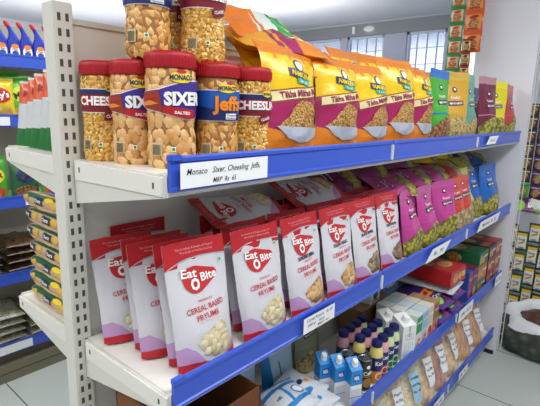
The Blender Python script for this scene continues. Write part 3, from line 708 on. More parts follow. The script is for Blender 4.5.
# ================================================================== THIRD SHELF
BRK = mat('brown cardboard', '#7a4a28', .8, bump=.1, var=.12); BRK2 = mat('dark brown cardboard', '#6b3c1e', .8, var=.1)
def cbox():
    r = root('cardboard_box'); g = Geo()
    x0, x1, y0, y1, h = -.15, .15, -.13, .15, .37; t = .004
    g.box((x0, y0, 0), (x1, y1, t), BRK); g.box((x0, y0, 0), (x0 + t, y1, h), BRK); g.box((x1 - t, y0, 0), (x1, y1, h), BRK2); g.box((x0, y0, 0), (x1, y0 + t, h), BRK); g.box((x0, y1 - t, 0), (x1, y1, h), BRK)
    g.build('box_body', r, False)
    f = Geo(); n = 14; pts = [(y1 - .002, h - .2)]
    rr = random.Random(3)
    pts = [(-.0, h - .005), (-.0, .02)] + [(.055 * (1 - i / n) + rr.uniform(-.006, .006), .02 + (h - .03) * i / n) for i in range(n + 1)]
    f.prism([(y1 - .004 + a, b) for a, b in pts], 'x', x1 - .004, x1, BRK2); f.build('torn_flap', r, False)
    return r
Kind(cbox).place((.225, .175, Z3), 0, 'torn brown cardboard box at the near end of the third shelf', 'box')
# milk and dairy bags
MW = foil('#ccd2da', .3); MB = mat('sky blue print', '#1d7fc4', .4); MBD = mat('royal blue print', '#1c4fa8', .4); TAN = mat('tan print', '#c08a52', .5)
def dairy(seed, pict=False, w=.26, h=.2, t=.075):
    def mk():
        if pict:
            d = [('poly', ell(-.06, .13, .028, .018, 20), NAVY, 2), ('poly', ell(-.02, .12, .018, .012, -20), TAN, 2), ('poly', ell(.0, .115, .01, .01), REDL, 3), ('poly', ell(.04, .10, .02, .012, 15), NAVY, 2), ('poly', ell(.07, .085, .014, .012), ORA, 2), ('poly', ell(.02, .05, .03, .014, -15), MB, 2), ('poly', ell(-.07, .05, .02, .012, 25), NAVY, 2), ('poly', ell(-.04, .045, .01, .008, 25), ORA, 3)]
        else:
            d = [('poly', rect(-w/2, .02, w/2, .04, .03), MB, 1), ('poly', rect(-w/2, .13, w/2, .152, .02), MB, 1), ('poly', rect(-.02, .05, .0, .14), MB, 1), ('poly', ell(.07, .1, .035, .03), MB, 1), ('poly', ell(.07, .1, .026, .022), WHITE, 2), ('poly', rect(-.11, .05, -.04, .12, .02), mat('pale grey panel', '#c9ced6', .5), 1), ('text', txt('milk', -.07, .095, .022, 5, .03, width=.04), MBD, 2)]
        g, F, xs, zs = pouch_geo(w, h, t, MW, MW, d, False, seed, wr=.008, seal=.04)
        r = root('milk_bag'); g.build('bag_body', r)
        s = Geo(); s.grid(lambda u, v: F((u - .5) * w * .995, h * (.955 + .045 * v), .0012), 18, 3, MB if not pict else MW); s.build('top_seal', r)
        return r
    return mk
KM = Kind(dairy(51)); KP = Kind(dairy(52, True))
GD = 'white and blue dairy bags lying on the third shelf'
for i, z in enumerate((.04, .09, .125)):
    KM.place((.345, .575 + .01 * i, Z3 + z), orient((-1, .12, .06), (.1, 0, 1)), 'blue-striped white milk bag, %s in its pile beside the cardboard box' % ['lowest', 'middle', 'topmost'][i], 'bag', GD, (.72, .75, .85))
for i, z in enumerate((.035, .06, .085)):
    KP.place((.35 if i < 2 else .32, .70, Z3 + z), orient((-1, .25 - .2 * i, .1), (.15, -.1, 1)), 'white dairy bag with small colourful pictures, %s beside the blue and white cartons' % ['lowest', 'middle', 'topmost'][i], 'bag', GD, .9)
def tallpack():
    d = [('poly', rect(-.1, .0, -.06, .3), MB, 1), ('poly', rect(-.06, .02, .09, .20), mat('powder blue', '#a8c4dc', .4), 1), ('poly', ell(.03, .06, .05, .03), TAN, 2), ('poly', rect(-.02, .07, -.012, .15, 0), mat('spoon grey', '#6d7885', .4), 3), ('text', txt('DAIRY', .01, .24, .035, 0, .03, width=.12), MBD, 2)]
    g, F, xs, zs = pouch_geo(.2, .3, .07, MW, MW, d, True, 55, wr=.003)
    r = root('milk_powder_pack'); g.build('pouch_body', r)
    s = Geo(); s.grid(lambda u, v: F((u - .5) * .199, .3 * (.95 + .05 * v), .0012), 18, 3, MB); s.build('top_seal', r); return r
K_ = Kind(tallpack)
K_.place((.09, .53, Z3), (math.radians(-4), 0, FX), 'tall blue and white milk powder pack standing behind the lying milk bags', 'pack')
K_.place((.09, .76, Z3), (math.radians(-4), 0, FX), 'tall blue and white pack standing against the back panel behind the cartons', 'pack')
KK = Kind(spouch('#8d9a80', '#9fae90', MK, 61, h=.29))
KK.place((.07, .99, Z3), (math.radians(-4), 0, FX), 'grey-green pouch standing behind the drink bottles and cartons', 'pouch')
# gable cartons with caps
def gable(white=False):
    def mk():
        r = root('milk_carton'); g = Geo(); a = .035; h = .155
        W_, B_ = (mat('carton white', '#e6e8ea', .4), mat('carton blue', '#1f86d0', .4))
        top = W_ if white else B_
        g.box((-a, -a, 0), (a, a, h * .62), W_, 0); g.add([(x, y, z) for z in (h * .62, h) for x, y in ((-a, -a), (a, -a), (a, a), (-a, a))], [(0, 1, 5, 4), (1, 2, 6, 5), (2, 3, 7, 6), (3, 0, 4, 7)], top)
        # sloped top: high at the back, cap on the slope
        g.add([(-a, -a, h), (a, -a, h), (a, a, h + .03), (-a, a, h + .03)], [(0, 1, 2, 3)], top); g.add([(a, -a, h), (a, a, h), (a, a, h + .03)], [(0, 1, 2)], top); g.add([(-a, -a, h), (-a, a, h + .03), (-a, a, h)], [(0, 1, 2)], top)
        g.add([(-a, a, h), (-a, a, h + .03), (a, a, h + .03), (a, a, h)], [(0, 1, 2, 3)], top)
        S = lambda x, z, off: (x, -a - off, z)
        G2 = mat('carton grey text', '#5d6670', .5)
        if not white:
            apply_design(g, S, [('poly', rect(-.02, .112, .02, .138), MBD, 1), ('text', txt('Milk', 0, .125, .022, 0, .03, width=.032), WHITE, 2), ('poly', rect(-.03, .01, .03, .08), mat('pale grey panel', '#c9ced6', .5), 1), ('poly', rect(-a, .046, a, .049), B_, 2)], (), ())
        else:
            apply_design(g, S, [('text', txt('Oat drink', 0, .13, .014, 90, .01, width=.05), INK, 1)] + [('text', txt('Nutrition facts', (i - 2) * .011, .07, .007, 90, 0, width=.1), G2, 1) for i in range(5)], (), ())
        g.build('carton_body', r, False)
        c = Geo(); c.lathe([(.018, -.004), (.018, .003), (.0155, .004), (.0155, .018), (.0135, .021)], mat('white cap plastic', '#eceeef', .35), 24)
        co = c.build('cap', r); co.location = (0, -.004, h + .014); co.rotation_euler = (math.radians(20), 0, 0)
        return r
    return mk
KG = Kind(gable()); KGW = Kind(gable(True))
GC = 'blue and white milk cartons with white caps'
for i, (x, y) in enumerate([(.245, .852), (.302, .874), (.36, .897)]):
    KG.place((x, y, Z3), math.radians(62), 'blue and white milk carton, %s' % ['furthest from the blue rail', 'middle one of the three with white caps', 'nearest the blue rail'][i], 'carton', GC, (.72, .72, 1.06))
KGW.place((.345, 1.385, Z3), math.radians(68), 'white carton with fine grey text beside the blue-capped bottles', 'carton', None, 1.12)
KGW.place((.25, 1.40, Z3), math.radians(68), 'white capped carton standing behind the text-covered white carton', 'carton', None, 1.05)
# cans
def can():
    r = root('drink_can'); g = Geo(); BC = mat('dark brown can paint', '#2b2019', .25, coat=.5)
    g.lathe([(.024, 0), (.028, .004), (.0295, .012), (.0295, .128), (.027, .138)], BC, 36)
    S = lambda x, z, off: ((.0295 + off) * math.sin(x / .0295), -(.0295 + off) * math.cos(x / .0295), z)
    xs = [i * .005 for i in range(-9, 10)]
    apply_design(g, S, [('poly', ell(0, .04, .022, .022), mat('gold print', '#a88245', .35), 1), ('text', txt('Cafe', 0, .085, .026, 8, .02, width=.04), WHITE, 2), ('poly', ell(0, .112, .008, .008), WHITE, 2), ('poly', rect(-.03, .066, .03, .07), MATS['gold print'], 1)], xs, ())
    g.build('can_body', r)
    t = Geo(); AL = mat('aluminium', '#b9bcc0', .25, metal=1); t.lathe([(.0275, .137), (.0278, .1415), (.0265, .142), (.0255, .139), (.0, .1385)], AL, 36); t.build('can_rim', r)
    p = Geo(); p.loft([(.004, 0, .1388, .011, .007), (.004, 0, .1402, .011, .007)], AL, 18); p.build('pull_tab', r)
    return r
KCn = Kind(can)
KCn.place((.262, 1.015, Z3), math.radians(60), 'dark brown drink can set back behind the other can', 'can', 'dark brown drink cans')
KCn.place((.338, 1.03, Z3), math.radians(60), 'dark brown drink can nearest the blue rail', 'can', 'dark brown drink cans')
# bottles
def bottle(liq, lab, seed):
    def mk():
        r = root('milkshake_bottle'); g = Geo(); LQ = mat('drink ' + liq, liq, .25, coat=.5); LB = mat('sleeve ' + lab, lab, .35)
        g.lathe([(.022, 0), (.026, .004), (.0265, .02), (.0265, .04), (.025, .055), (.0265, .07), (.027, .112), (.026, .125), (.023, .138), (.017, .15), (.015, .156), (.015, .162)], lambda j: MATS['sleeve navy'] if 4 <= j < 6 else (LB if j < 4 else LQ), 28)
        S = lambda x, z, off: ((.0268 + off) * math.sin(x / .0268), -(.0268 + off) * math.cos(x / .0268), z)
        xs = [i * .005 for i in range(-9, 10)]
        apply_design(g, S, [('poly', rect(-.03, .06, .03, .112), MATS['sleeve navy'], 1), ('text', txt('Kool', 0, .09, .024, 0, .03, width=.036), WHITE, 2), ('poly', ell(0, .035, .016, .016), WHITE, 1), ('poly', ell(0, .035, .011, .012), LB, 2)], xs, ())
        g.build('bottle_body', r)
        c = Geo(); CP = mat('navy cap plastic', '#16205e', .35)
        c.lathe([(.0195, .152), (.0200, .154), (.0200, .172), (.0185, .176), (.0, .1765)], CP, 32)
        for k in range(28):
            a = 2 * PI * k / 28; x, y = .02 * math.cos(a), .02 * math.sin(a); c.box((x - .0007, y - .0007, .154), (x + .0007, y + .0007, .171), CP)
        c.build('cap', r)
        return r
    return mk
mat('sleeve navy', '#1d2560', .35)
KB = {'mango': Kind(bottle('#e2d27a', '#d99022', 1)), 'strawberry': Kind(bottle('#dba4ac', '#c23a5a', 2)), 'pistachio': Kind(bottle('#ccd8a4', '#2f8a3c', 3)), 'rose': Kind(bottle('#c9909c', '#20265c', 4))}
GB = 'milkshake bottles with navy caps'
rows_ = [['mango', 'strawberry', 'pistachio', 'pistachio'], ['mango', 'strawberry', 'strawberry', 'pistachio'], ['rose', 'rose', 'strawberry', 'pistachio']]
cl = {'mango': 'yellow', 'strawberry': 'pink', 'pistachio': 'pale green', 'rose': 'dusky pink'}
for ri, x in enumerate((.348, .272, .196)):
    for ci in range(4):
        k = rows_[ri][ci]
        KB[k].place((x - .004 * ci, 1.108 + .0625 * ci - .012 * ri, Z3), math.radians(65), 'navy-capped %s milkshake bottle, %s row from the rail, %s from the cans' % (cl[k], ORD[ri], ORD[ci]), 'bottle', GB, 1.1)
# plain printed boxes
def box_kind(name, dims, body, front, top=None, bev=.0015, side=None):
    dx, dy, dz = dims      # local: dx along width (faces the aisle), dy depth, dz height
    def mk():
        r = root(name); g = Geo(); b = mat('card ' + body, body, .4, coat=.2)
        g.box((-dx / 2, -dy / 2, 0), (dx / 2, dy / 2, dz), b, bev)
        S = lambda x, z, off: (x, -dy / 2 - off, z)
        T = lambda x, z, off: (x, z - dy / 2, dz + off)
        L_ = lambda x, z, off: (-dx / 2 - off, -x, z)
        apply_design(g, S, front, (), (), .0005)
        if top: apply_design(g, T, top, (), (), .0005)
        if side: apply_design(g, L_, side, (), (), .0005)
        g.build('box_body', r, False)
        f = Geo(); f.box((-dx / 2 + .001, -dy / 2 - .0002, dz - .0002), (dx / 2 - .001, -dy / 2 + .018, dz + .0007), mat('card ' + body, body, .4)); f.build('closing_flap', r, False)
        return r
    return Kind(mk)
def M_(c, r=.4): return mat('print ' + c, c, r)
juice_f = lambda c1, c2, word: [('poly', rect(-.0335, .10, .0335, .185), M_(c1), 1), ('text', txt(word, 0, .155, .02, 0, .02, width=.055), WHITE, 2), ('poly', ell(0, .055, .028, .035), M_(c2), 1), ('poly', ell(-.008, .045, .012, .012), ORA, 2), ('poly', ell(.01, .06, .01, .01), REDL, 2)]
KJ1 = box_kind('juice_carton', (.069, .07, .195), '#d9e2dc', juice_f('#2f8f5a', '#e6d3c0', 'Fruit')); KJ2 = box_kind('juice_carton', (.069, .07, .195), '#c4d6e4', juice_f('#8cb6d2', '#d9a6a6', 'Lite'))
KJ3 = box_kind('juice_carton', (.069, .07, .195), '#dfdad2', juice_f('#c9bfb2', '#b4322c', 'Soy')); KJ4 = box_kind('juice_carton', (.069, .07, .195), '#b08c66', juice_f('#8c5a34', '#c94a3a', 'Choco'))
GJu = 'tall drink cartons in rows on the third shelf'
for ci, (kj, y, word) in enumerate([(KJ1, 1.475, 'green and white'), (KJ2, 1.548, 'pale blue'), (KJ3, 1.62, 'off-white')]):
    for ri, x in enumerate((.35, .275, .2)):
        kj.place((x, y + .004 * ri, Z3), FX + math.radians(rnd.uniform(-3, 3)), '%s drink carton, %s' % (word, ['at the rail', 'second from the rail', 'third from the rail'][ri]), 'carton', GJu)
for ri, x in enumerate((.35, .275)):
    KJ4.place((x, 1.692, Z3), FX, 'brown chocolate drink carton, %s' % ['at the rail beside the purple packs', 'second from the rail'][ri], 'carton', GJu)
KBx = box_kind('cardboard_tray', (.30, .13, .17), '#8c6846', [('poly', rect(-.13, .02, .13, .15), M_('#7a5838'), 1)])
KBx.place((.075, 1.50, Z3), FX, 'low brown cardboard box behind the bottles, carrying a white box', 'box')
KWb = box_kind('carton_box', (.10, .08, .14), '#d8dde2', [('text', txt('MILK', 0, .1, .03, 0, .02, width=.07), INK, 1), ('poly', ell(0, .045, .025, .025), M_('#41505e'), 1), ('poly', rect(-.04, .012, .04, .02), M_('#7b8794'), 1)])
KWb.place((.09, 1.50, Z3 + .171), FX, 'small white printed box standing on the brown cardboard box', 'box')
KBl = box_kind('cereal_box', (.16, .08, .27), '#8fb4d0', [('poly', rect(-.07, .16, .07, .25), M_('#5f93bd'), 1), ('text', txt('Oats', 0, .2, .05, 0, .03, width=.11), WHITE, 2), ('poly', ell(.01, .08, .05, .05), M_('#d8c8b2'), 1), ('poly', ell(.03, .07, .02, .03), M_('#b04a38'), 2)])
for i, y in enumerate((1.74, 1.91)):
    KBl.place((.06, y, Z3), FX, 'pale blue cereal box against the back panel, %s' % ['nearer the white printed box', 'nearer the purple packs'][i], 'box', 'pale blue cereal boxes')
# purple biscuit packs, wrapper and boxes
PU = foil('#47217a', .3); LIM = mat('lime print', '#8cc63a', .4)
def bpack(body, seed, d, w=.2, h=.30, t=.085):
    def mk():
        b = foil(body, .3)
        g, F, xs, zs = pouch_geo(w, h, t, b, b, d, False, seed, wr=.006, seal=.03)
        r = root('biscuit_pack'); g.build('wrapper', r)
        s = Geo(); s.grid(lambda u, v: F((u - .5) * w * .995, h * .04 * v, .0012), 18, 3, b); s.build('end_seal', r)
        return r
    return mk
KPu = Kind(bpack('#47217a', 71, [('poly', rect(-.1, .10, .1, .15), ORA, 1), ('poly', ell(-.05, .125, .018, .012), MAR, 2), ('poly', ell(.0, .125, .018, .012), MAR, 2), ('poly', ell(.05, .125, .018, .012), MAR, 2), ('poly', ell(-.04, .045, .035, .022, 10), LIM, 1), ('poly', ell(.05, .04, .03, .022, -10), mat('hot pink print', '#c8245c', .4), 1), ('text', txt('Cream', .0, .075, .03, 0, .03, width=.12), WHITE, 3)]))
for i, (z, y) in enumerate([(.045, 1.84), (.045, 2.03), (.125, 1.85), (.125, 2.04)]):
    KPu.place((.40, y, Z3 + z), orient((-1, .05, .04), (.12, 0, 1)), 'purple biscuit pack, %s' % ['lower one nearer the drink cartons', 'lower one nearer the upright boxes', 'upper one nearer the drink cartons', 'upper one nearer the upright boxes'][i], 'pack', 'purple biscuit packs', (.95, 1.15, 1))
KWr = Kind(bpack('#c9ccd2', 72, [('poly', ell(.03, .1, .04, .03), M_('#8f959e'), 1), ('poly', ell(-.06, .2, .03, .03), M_('#9aa0a8'), 1)], w=.24, h=.33, t=.07))
KWr.place((.40, 1.97, Z3 + .19), orient((-1, -.08, .02), (.15, 0, 1)), 'crumpled white wrapper pack under the red biscuit box', 'pack')
CK = food('golden biscuit print', ['#e8c36a', '#cf9f44', '#8a5a20'], 60, bump=.2, hue=.15)
KRd = box_kind('biscuit_box', (.21, .25, .085), '#b0181c', [('poly', ell(-.04, .04, .03, .028), CK, 1), ('poly', ell(.02, .042, .024, .022), CK, 1), ('text', txt('20', .07, .045, .04, 0, .04, width=.045), YEL, 1)], [('poly', ell(.02, .09, .06, .04), CK, 1), ('poly', ell(-.05, .17, .045, .045), CK, 1), ('text', txt('Butter', .02, .22, .045, 0, .03, width=.15), WHITE, 1)])
KRd.place((.275, 1.95, Z3 + .228), FX + math.radians(-3), 'red biscuit box lying on the white wrapper under the middle shelf', 'box')
KUp = box_kind('wafer_box', (.085, .2, .20), '#2c4f9e', [('poly', rect(-.04, .1, .04, .19), M_('#7a2466'), 1), ('poly', ell(0, .05, .028, .03), M_('#c24a6a'), 1), ('text', txt('Wafer', 0, .15, .025, 0, .02, width=.07), YEL, 2)])
KUp2 = box_kind('wafer_box', (.085, .2, .205), '#7d2248', [('poly', rect(-.04, .1, .04, .19), M_('#3a2a72'), 1), ('poly', ell(0, .05, .028, .03), M_('#d9a23a'), 1), ('text', txt('Choco', 0, .15, .025, 0, .02, width=.07), YEL, 2)])
KUp.place((.275, 2.28, Z3), FX, 'blue upright wafer box beside the purple packs', 'box'); KUp2.place((.275, 2.37, Z3), FX, 'maroon upright wafer box beside the green cookie boxes', 'box')
def cookie(body, pr): return box_kind('cookie_box', (.19, .32, .092), body, [('poly', ell(-.05, .045, .03, .03), CK, 1), ('poly', ell(.0, .04, .024, .024), CK, 1), ('text', txt('Cookies', .045, .06, .028, 0, .03, width=.08), WHITE, 2)], [('poly', rect(-.08, .02, .08, .07), M_(pr), 1), ('poly', ell(0, .17, .06, .06), CK, 1), ('text', txt('Cookies', 0, .26, .04, 0, .03, width=.14), WHITE, 2)], side=[('poly', ell(.0, .045, .05, .03), CK, 1)])
KGn, KOr, KBr, KRx = cookie('#17603a', '#0f4a2c'), cookie('#c06a1e', '#9a4f14'), cookie('#3c2420', '#8a4a2a'), cookie('#8e1620', '#a82a30')
for i, k in enumerate((KGn, KOr, KGn)):
    k.place((.215, 2.515, Z3 + .0925 * i), FX, '%s cookie box, %s of its stack next to the wafer boxes' % (['green', 'orange', 'green'][i], ['lowest', 'middle', 'topmost'][i]), 'box', 'stacked cookie boxes')
for c_, (y, kk) in enumerate([(2.712, (KRx, KRx, KBr)), (2.87, (KRx, KRx, KRx))]):
    for i, k in enumerate(kk):
        k.place((.215, y, Z3 + .0925 * i), FX, '%s cookie box, %s of the stack %s' % ('dark brown' if k is KBr else 'dark red', ['lowest', 'middle', 'topmost'][i], ['beside the green boxes', 'beside the white end wall'][c_]), 'box', 'stacked cookie boxes', (.80, 1, 1))
for i, (y, z) in enumerate([(1.95, .27), (2.2, .0)][:0]): pass

# ================================================================== BASE SHELF: clear bags of pasta and snacks
FILM = film('clear bag film', '#ffffff', .2)
PASTA = food('macaroni', ['#f2dfae', '#e2c68c', '#ab8a50'], 45, bump=.9, hue=.03); PASTA2 = food('pale spirals', ['#f4e6bd', '#e6d098', '#b0945a'], 38, bump=.9, hue=.03, stretch=(1, 1, 2))
ORF = food('orange snack sticks', ['#e08444', '#c65a28', '#7c3416'], 30, bump=.9, hue=.03, stretch=(2.5, 1, .6)); YLF = food('yellow fryum tubes', ['#f0b430', '#dc9420', '#93590f'], 26, bump=.9, hue=.03, stretch=(2, 1, .5)); TNF = food('tan chips', ['#ecca8c', '#dab06a', '#98703a'], 34, bump=.9, hue=.03)
def clearbag(fd, labc, seed, words):
    def mk():
        w, h, t = .20, .36, .11
        r = root('clear_food_bag')
        I = pouch_surf(w * .9, h * .74, t * .9, True, seed, wr=.008, head=1.05, side=-1); J = pouch_surf(w * .9, h * .74, t * .9, True, seed, wr=.008, head=1.05, side=1)
        c = Geo(); f_ = lambda S: (lambda u, v: S((u - .5) * w * .9, v * h * .74, 0))
        c.grid(f_(I), 16, 18, fd); c.grid(f_(J), 16, 18, fd, flip=True)
        for S in (0,):
            vs = [I((i / 16 - .5) * w * .9, 0, 0) for i in range(17)] + [J((i / 16 - .5) * w * .9, 0, 0) for i in range(17)]
            c.add(vs, [(i, 17 + i, 18 + i, i + 1) for i in range(16)], fd)
            vs = [I((i / 16 - .5) * w * .9, h * .74, 0) for i in range(17)] + [J((i / 16 - .5) * w * .9, h * .74, 0) for i in range(17)]
            c.add(vs, [(i, i + 1, 18 + i, 17 + i) for i in range(16)], fd)
        o = c.build('contents', r); o['kind'] = 'stuff'
        g, F, xs, zs = pouch_geo(w, h, t + .012, FILM, FILM, [], True, seed, wr=.011, head=1.0)
        g.build('bag_film', r)
        l = Geo(); lc = mat('label paper ' + labc, labc, .5)
        d = [('poly', rect(.0, .10, .062, .24), lc, 3)] + [('text', txt(ww, .031, .215 - .03 * i, .016, 0, .01, width=.05), INK, 5) for i, ww in enumerate(words)]
        apply_design(l, F, d, xs, zs, .0012); l.build('paper_label', r)
        return r
    return mk
KQ = [Kind(clearbag(PASTA, '#e6e8ea', 81, ['Pasta', 'Net 250g', 'Rs 40'])), Kind(clearbag(PASTA2, '#9cc4dc', 82, ['Fusilli', 'Net 200g', 'Rs 45'])), Kind(clearbag(TNF, '#e6e8ea', 83, ['Fryums', 'Net 200g', 'Rs 40'])),
      Kind(clearbag(ORF, '#e6e8ea', 84, ['Sticks', 'Net 250g', 'Rs 50'])), Kind(clearbag(YLF, '#e6e8ea', 85, ['Fryums', 'Net 250g', 'Rs 50'])), Kind(clearbag(PASTA, '#9cc4dc', 86, ['Macaroni', 'Net 250g', 'Rs 40']))]
GQ = 'clear bags of dry food on the bottom shelf'
desc = [('macaroni', 5), ('pale pasta spirals', 1), ('macaroni', 0), ('pale pasta spirals', 1), ('tan fryums', 2), ('orange snack sticks', 3), ('tan fryums', 2), ('yellow fryum tubes', 4), ('yellow fryum tubes', 4)]
for i, ((d, k), y) in enumerate(zip(desc, (.98, 1.19, 1.38, 1.57, 1.77, 1.96, 2.16, 2.40, 2.65))):
    KQ[k].place((.33, y, Z4), (math.radians(-11), math.radians(rnd.uniform(-3, 3)), FX + math.radians(-17 + rnd.uniform(-4, 4))), 'clear bag of %s at the bottom rail, %s from the far end wall' % (d, ORD[8 - i]), 'food bag', GQ, (1.2, 1.15, 1.05))
for i, (y, k) in enumerate([(1.05, 0), (1.28, 1), (1.5, 5), (1.72, 0), (1.94, 2), (2.16, 3), (2.4, 4), (2.62, 2)]):
    KQ[k].place((.17, y, Z4), (math.radians(-6), 0, FX), 'clear food bag in the back row of the bottom shelf, %s from the far end' % ORD[7 - i], 'food bag', GQ)
KQ[2].place((.18, 2.82, Z4), (math.radians(-6), 0, FX), 'clear bag of tan fryums set back against the white end wall', 'food bag', GQ)

# ================================================================== LEFT SIDE OF THE GONDOLA
OW, WW, GW = foil('#d9531e', .35), foil('#cdd0d0', .35), foil('#17702c', .35)
def tricolour():
    w, h, t = .11, .235, .03
    def mf(u, v): return GW if v < .27 else (WW if v < .64 else OW)
    d = [('poly', rect(.005, .075, .028, .14), WHITE, 1)] + [('poly', rect(.007, .078 + .006 * i, .026, .081 + .006 * i), INK, 2) for i in range(10)] + [('text', txt('Rusk', 0, .19, .03, 0, .03, width=.07), mat('deep red text', '#8c1c10', .5), 1)]
    g, F, xs, zs = pouch_geo(w, h, t, mf, mf, d, False, 91, wr=.003, seal=.03)
    r = root('tricolour_packet'); g.build('packet_body', r)
    s = Geo(); s.grid(lambda u, v: F((u - .5) * w * .995, h * (.965 + .035 * v), .0012), 18, 3, WW); s.build('top_seal', r); return r
KF = Kind(tricolour)
for i in range(6):
    KF.place((-.385 + .052 * i, .052 + .004 * (i % 2), Z1 + .002), (math.radians(-6), math.radians(4), math.radians(32)), 'orange, white and green packet standing %s' % ['outermost on the left bracket shelf', 'second from the outer shelf edge', 'third from the outer shelf edge', 'fourth from the outer shelf edge', 'fifth from the outer shelf edge', 'innermost, against the slotted post'][i], 'packet', 'orange, white and green packets left of the post', (1, 1, .86 + .045 * i))
BT = foil('#c4a47a', .35); FG = mat('dark green print', '#1c5c3a', .4); GY = mat('golden print', '#d9ac3a', .4); TP = mat('navy black logo box', '#1c2136', .4)
def sidebag(alt):
    def mk():
        w, h, t = .34, .20, .054
        g, F, xs, zs = pouch_geo(w, h, t, BT, BT, [('poly', rect(-w/2, .03, w/2, .05), FG, 1), ('poly', ell(-.03, .03, .05, .02), GY, 2)] if alt else [('poly', ell(.03, .03, .04, .02), GY, 2)], True, 95 + alt, wr=.004, head=1.0, ep=5)
        def E_(x, q, off):
            U = max(-1, min(1, 2 * x / w)); e = (1 - abs(U) ** 5) ** .75 * .86
            return (x * .96 + .004 * noise.noise(Vector((q * 30, x * 20, 3))), -q * e - .002, -off - .016 * math.cos(PI * max(-.5, min(.5, q / t))) * (1 - U ** 4) - .003 * noise.noise(Vector((x * 30, q * 40, alt * 5))) + .004)
        g.grid(lambda u, v: E_((u - .5) * w, (v - .5) * t, 0), 20, 8, BT)
        d = []
        for cx in ((-.12, .02, .13) if not alt else (-.01,)): d += [('poly', rect(cx - .027, -.016, cx + .027, .012, -.003), TP, 3), ('text', txt('Oatz', cx, -.002, .018, 0, .02, width=.042), WHITE, 4)]
        for cx in ((-.06, .075) if not alt else (-.11, .09)): d += [('poly', ell(cx, -.002, .022, .014), GY, 2)]
        d += [('poly', rect(-w*.45, .014, w*.45, .022), FG, 1)] if not alt else [('poly', rect(-w*.45, .004, w*.45, .022, -.002), FG, 1), ('poly', ell(.05, .01, .03, .008), YEL, 2)]
        apply_design(g, E_, d, [(k / 20 - .5) * w for k in range(1, 20)], [(k / 8 - .5) * t for k in range(1, 8)], .0008)
        r = root('grain_packet'); g.build('packet_body', r)
        e = Geo()
        e.grid(lambda u, v: (-w / 2 * .97 - .022 * u, .012 * math.sin(v * 5) , .02 + (h - .04) * v + .004 * math.sin(v * 19)), 3, 10, BT)
        e.build('end_seal', r); return r
    return mk
KSb = [Kind(sidebag(0)), Kind(sidebag(1))]
for i in range(7):
    z = Z2 + .03 + .053 * i
    KSb[1 if i < 3 or i == 6 else 0].place((-.245 + rnd.uniform(-.012, .012), .022, z), orient((.0, 1, -.32), (.0, .3, 1)), 'tan grain packet with green print, %s in the stack left of the post' % (['lowest', 'second lowest', 'third lowest', 'middle', 'third highest', 'second highest', 'topmost'][i]), 'packet', 'tan grain packets stacked left of the post')
KSb[1].place((-.2, .05, Z4 + .04), orient((.0, 1, .02), (0, -.3, .95)), 'tan packet on the bottom shelf left of the slotted post', 'packet')

# ================================================================== OTHER GONDOLA ACROSS THE LEFT AISLE
lg = root('gondola_shelving'); tagged(lg, 'second shelving unit with blue rails across the left aisle, seen beyond the post', 'shelving unit')
GP = mat('grey beige panel', '#a5a293', .6)
g = Geo(); g.box((-2.24, -.6, 0), (-2.22, 2.9, 2.25), GP); g.build('back_panel', lg, False)
LZ = (2.0, 1.655, 1.165, .685, .225)
for z in LZ:
    g = Geo(); g.box((-2.22, -.6, z - .025), (-1.812, 2.9, z), STEEL2); sh = g.build('shelf_board', lg, False)
    r = Geo(); r.box((-1.812, -.6, z - .04), (-1.80, 2.9, z + .035), BLUE, .003); r.box((-1.80, -.6, z + .026), (-1.796, 2.9, z + .035), BLUE); r.build('price_rail', sh, False)
for (y0, y1, z, h) in ((.38, .50, 1.655, .05), (.55, .72, 1.165, .05), (.30, .52, .225, .06)):
    g = Geo(); g.box((-1.799, y0, z - .03), (-1.796, y1, z - .03 + h), CARD); g.build('price_card', lg.children[1], False)
g = Geo(); g.box((-1.86, -.6, 0), (-1.80, 2.9, .12), mat('taupe plinth', '#77705e', .6)); g.box((-1.805, -.6, .06), (-1.798, 2.9, .065), DARK); g.box((-2.2, -.6, 0), (-1.86, 2.9, .185), MATS['taupe plinth']); g.build('plinth', lg, False)
def cleaner():
    r = root('cleaner_bottle'); g = Geo(); CB = mat('blue bottle plastic', '#1730a8', .3)
    g.loft([(0, 0, 0, .03, .017), (0, 0, .004, .034, .02), (0, 0, .07, .034, .02), (0, 0, .10, .031, .019), (.002, 0, .125, .022, .016), (-.004, 0, .145, .014, .012), (-.014, 0, .165, .011, .010), (-.022, 0, .178, .010, .010)], CB, 24, p=2.6)
    S = lambda x, z, off: (x, -.0205 * (1 - (abs(x) / .036) ** 2.6) ** (1 / 2.6) - off, z)
    apply_design(g, S, [('poly', ell(0, .045, .024, .036), WHITE, 1), ('poly', ell(0, .074, .018, .012), ORA, 2), ('poly', ell(0, .038, .016, .014), BLU2, 2), ('text', txt('Clean', 0, .058, .012, 0, .02, width=.03), REDL, 3)], [i * .006 for i in range(-4, 5)], ())
    g.build('bottle_body', r)
    c = Geo(); c.loft([(-.020, 0, .172, .012, .012), (-.022, 0, .176, .0135, .0135), (-.028, 0, .19, .0125, .0125), (-.033, 0, .198, .008, .008)], mat('red cap plastic', '#c8202a', .35), 20); c.build('cap', r)
    return r
KCl = Kind(cleaner)
for i, y in enumerate((.355, .43, .505, .575, .645, .72, .79)):
    KCl.place((-1.85, y, 2.0), FX, 'blue cleaner bottle with red angled cap, %s in the row on the far left unit' % ORD[i], 'bottle', 'blue cleaner bottles on the top shelf across the left aisle', 1.12)
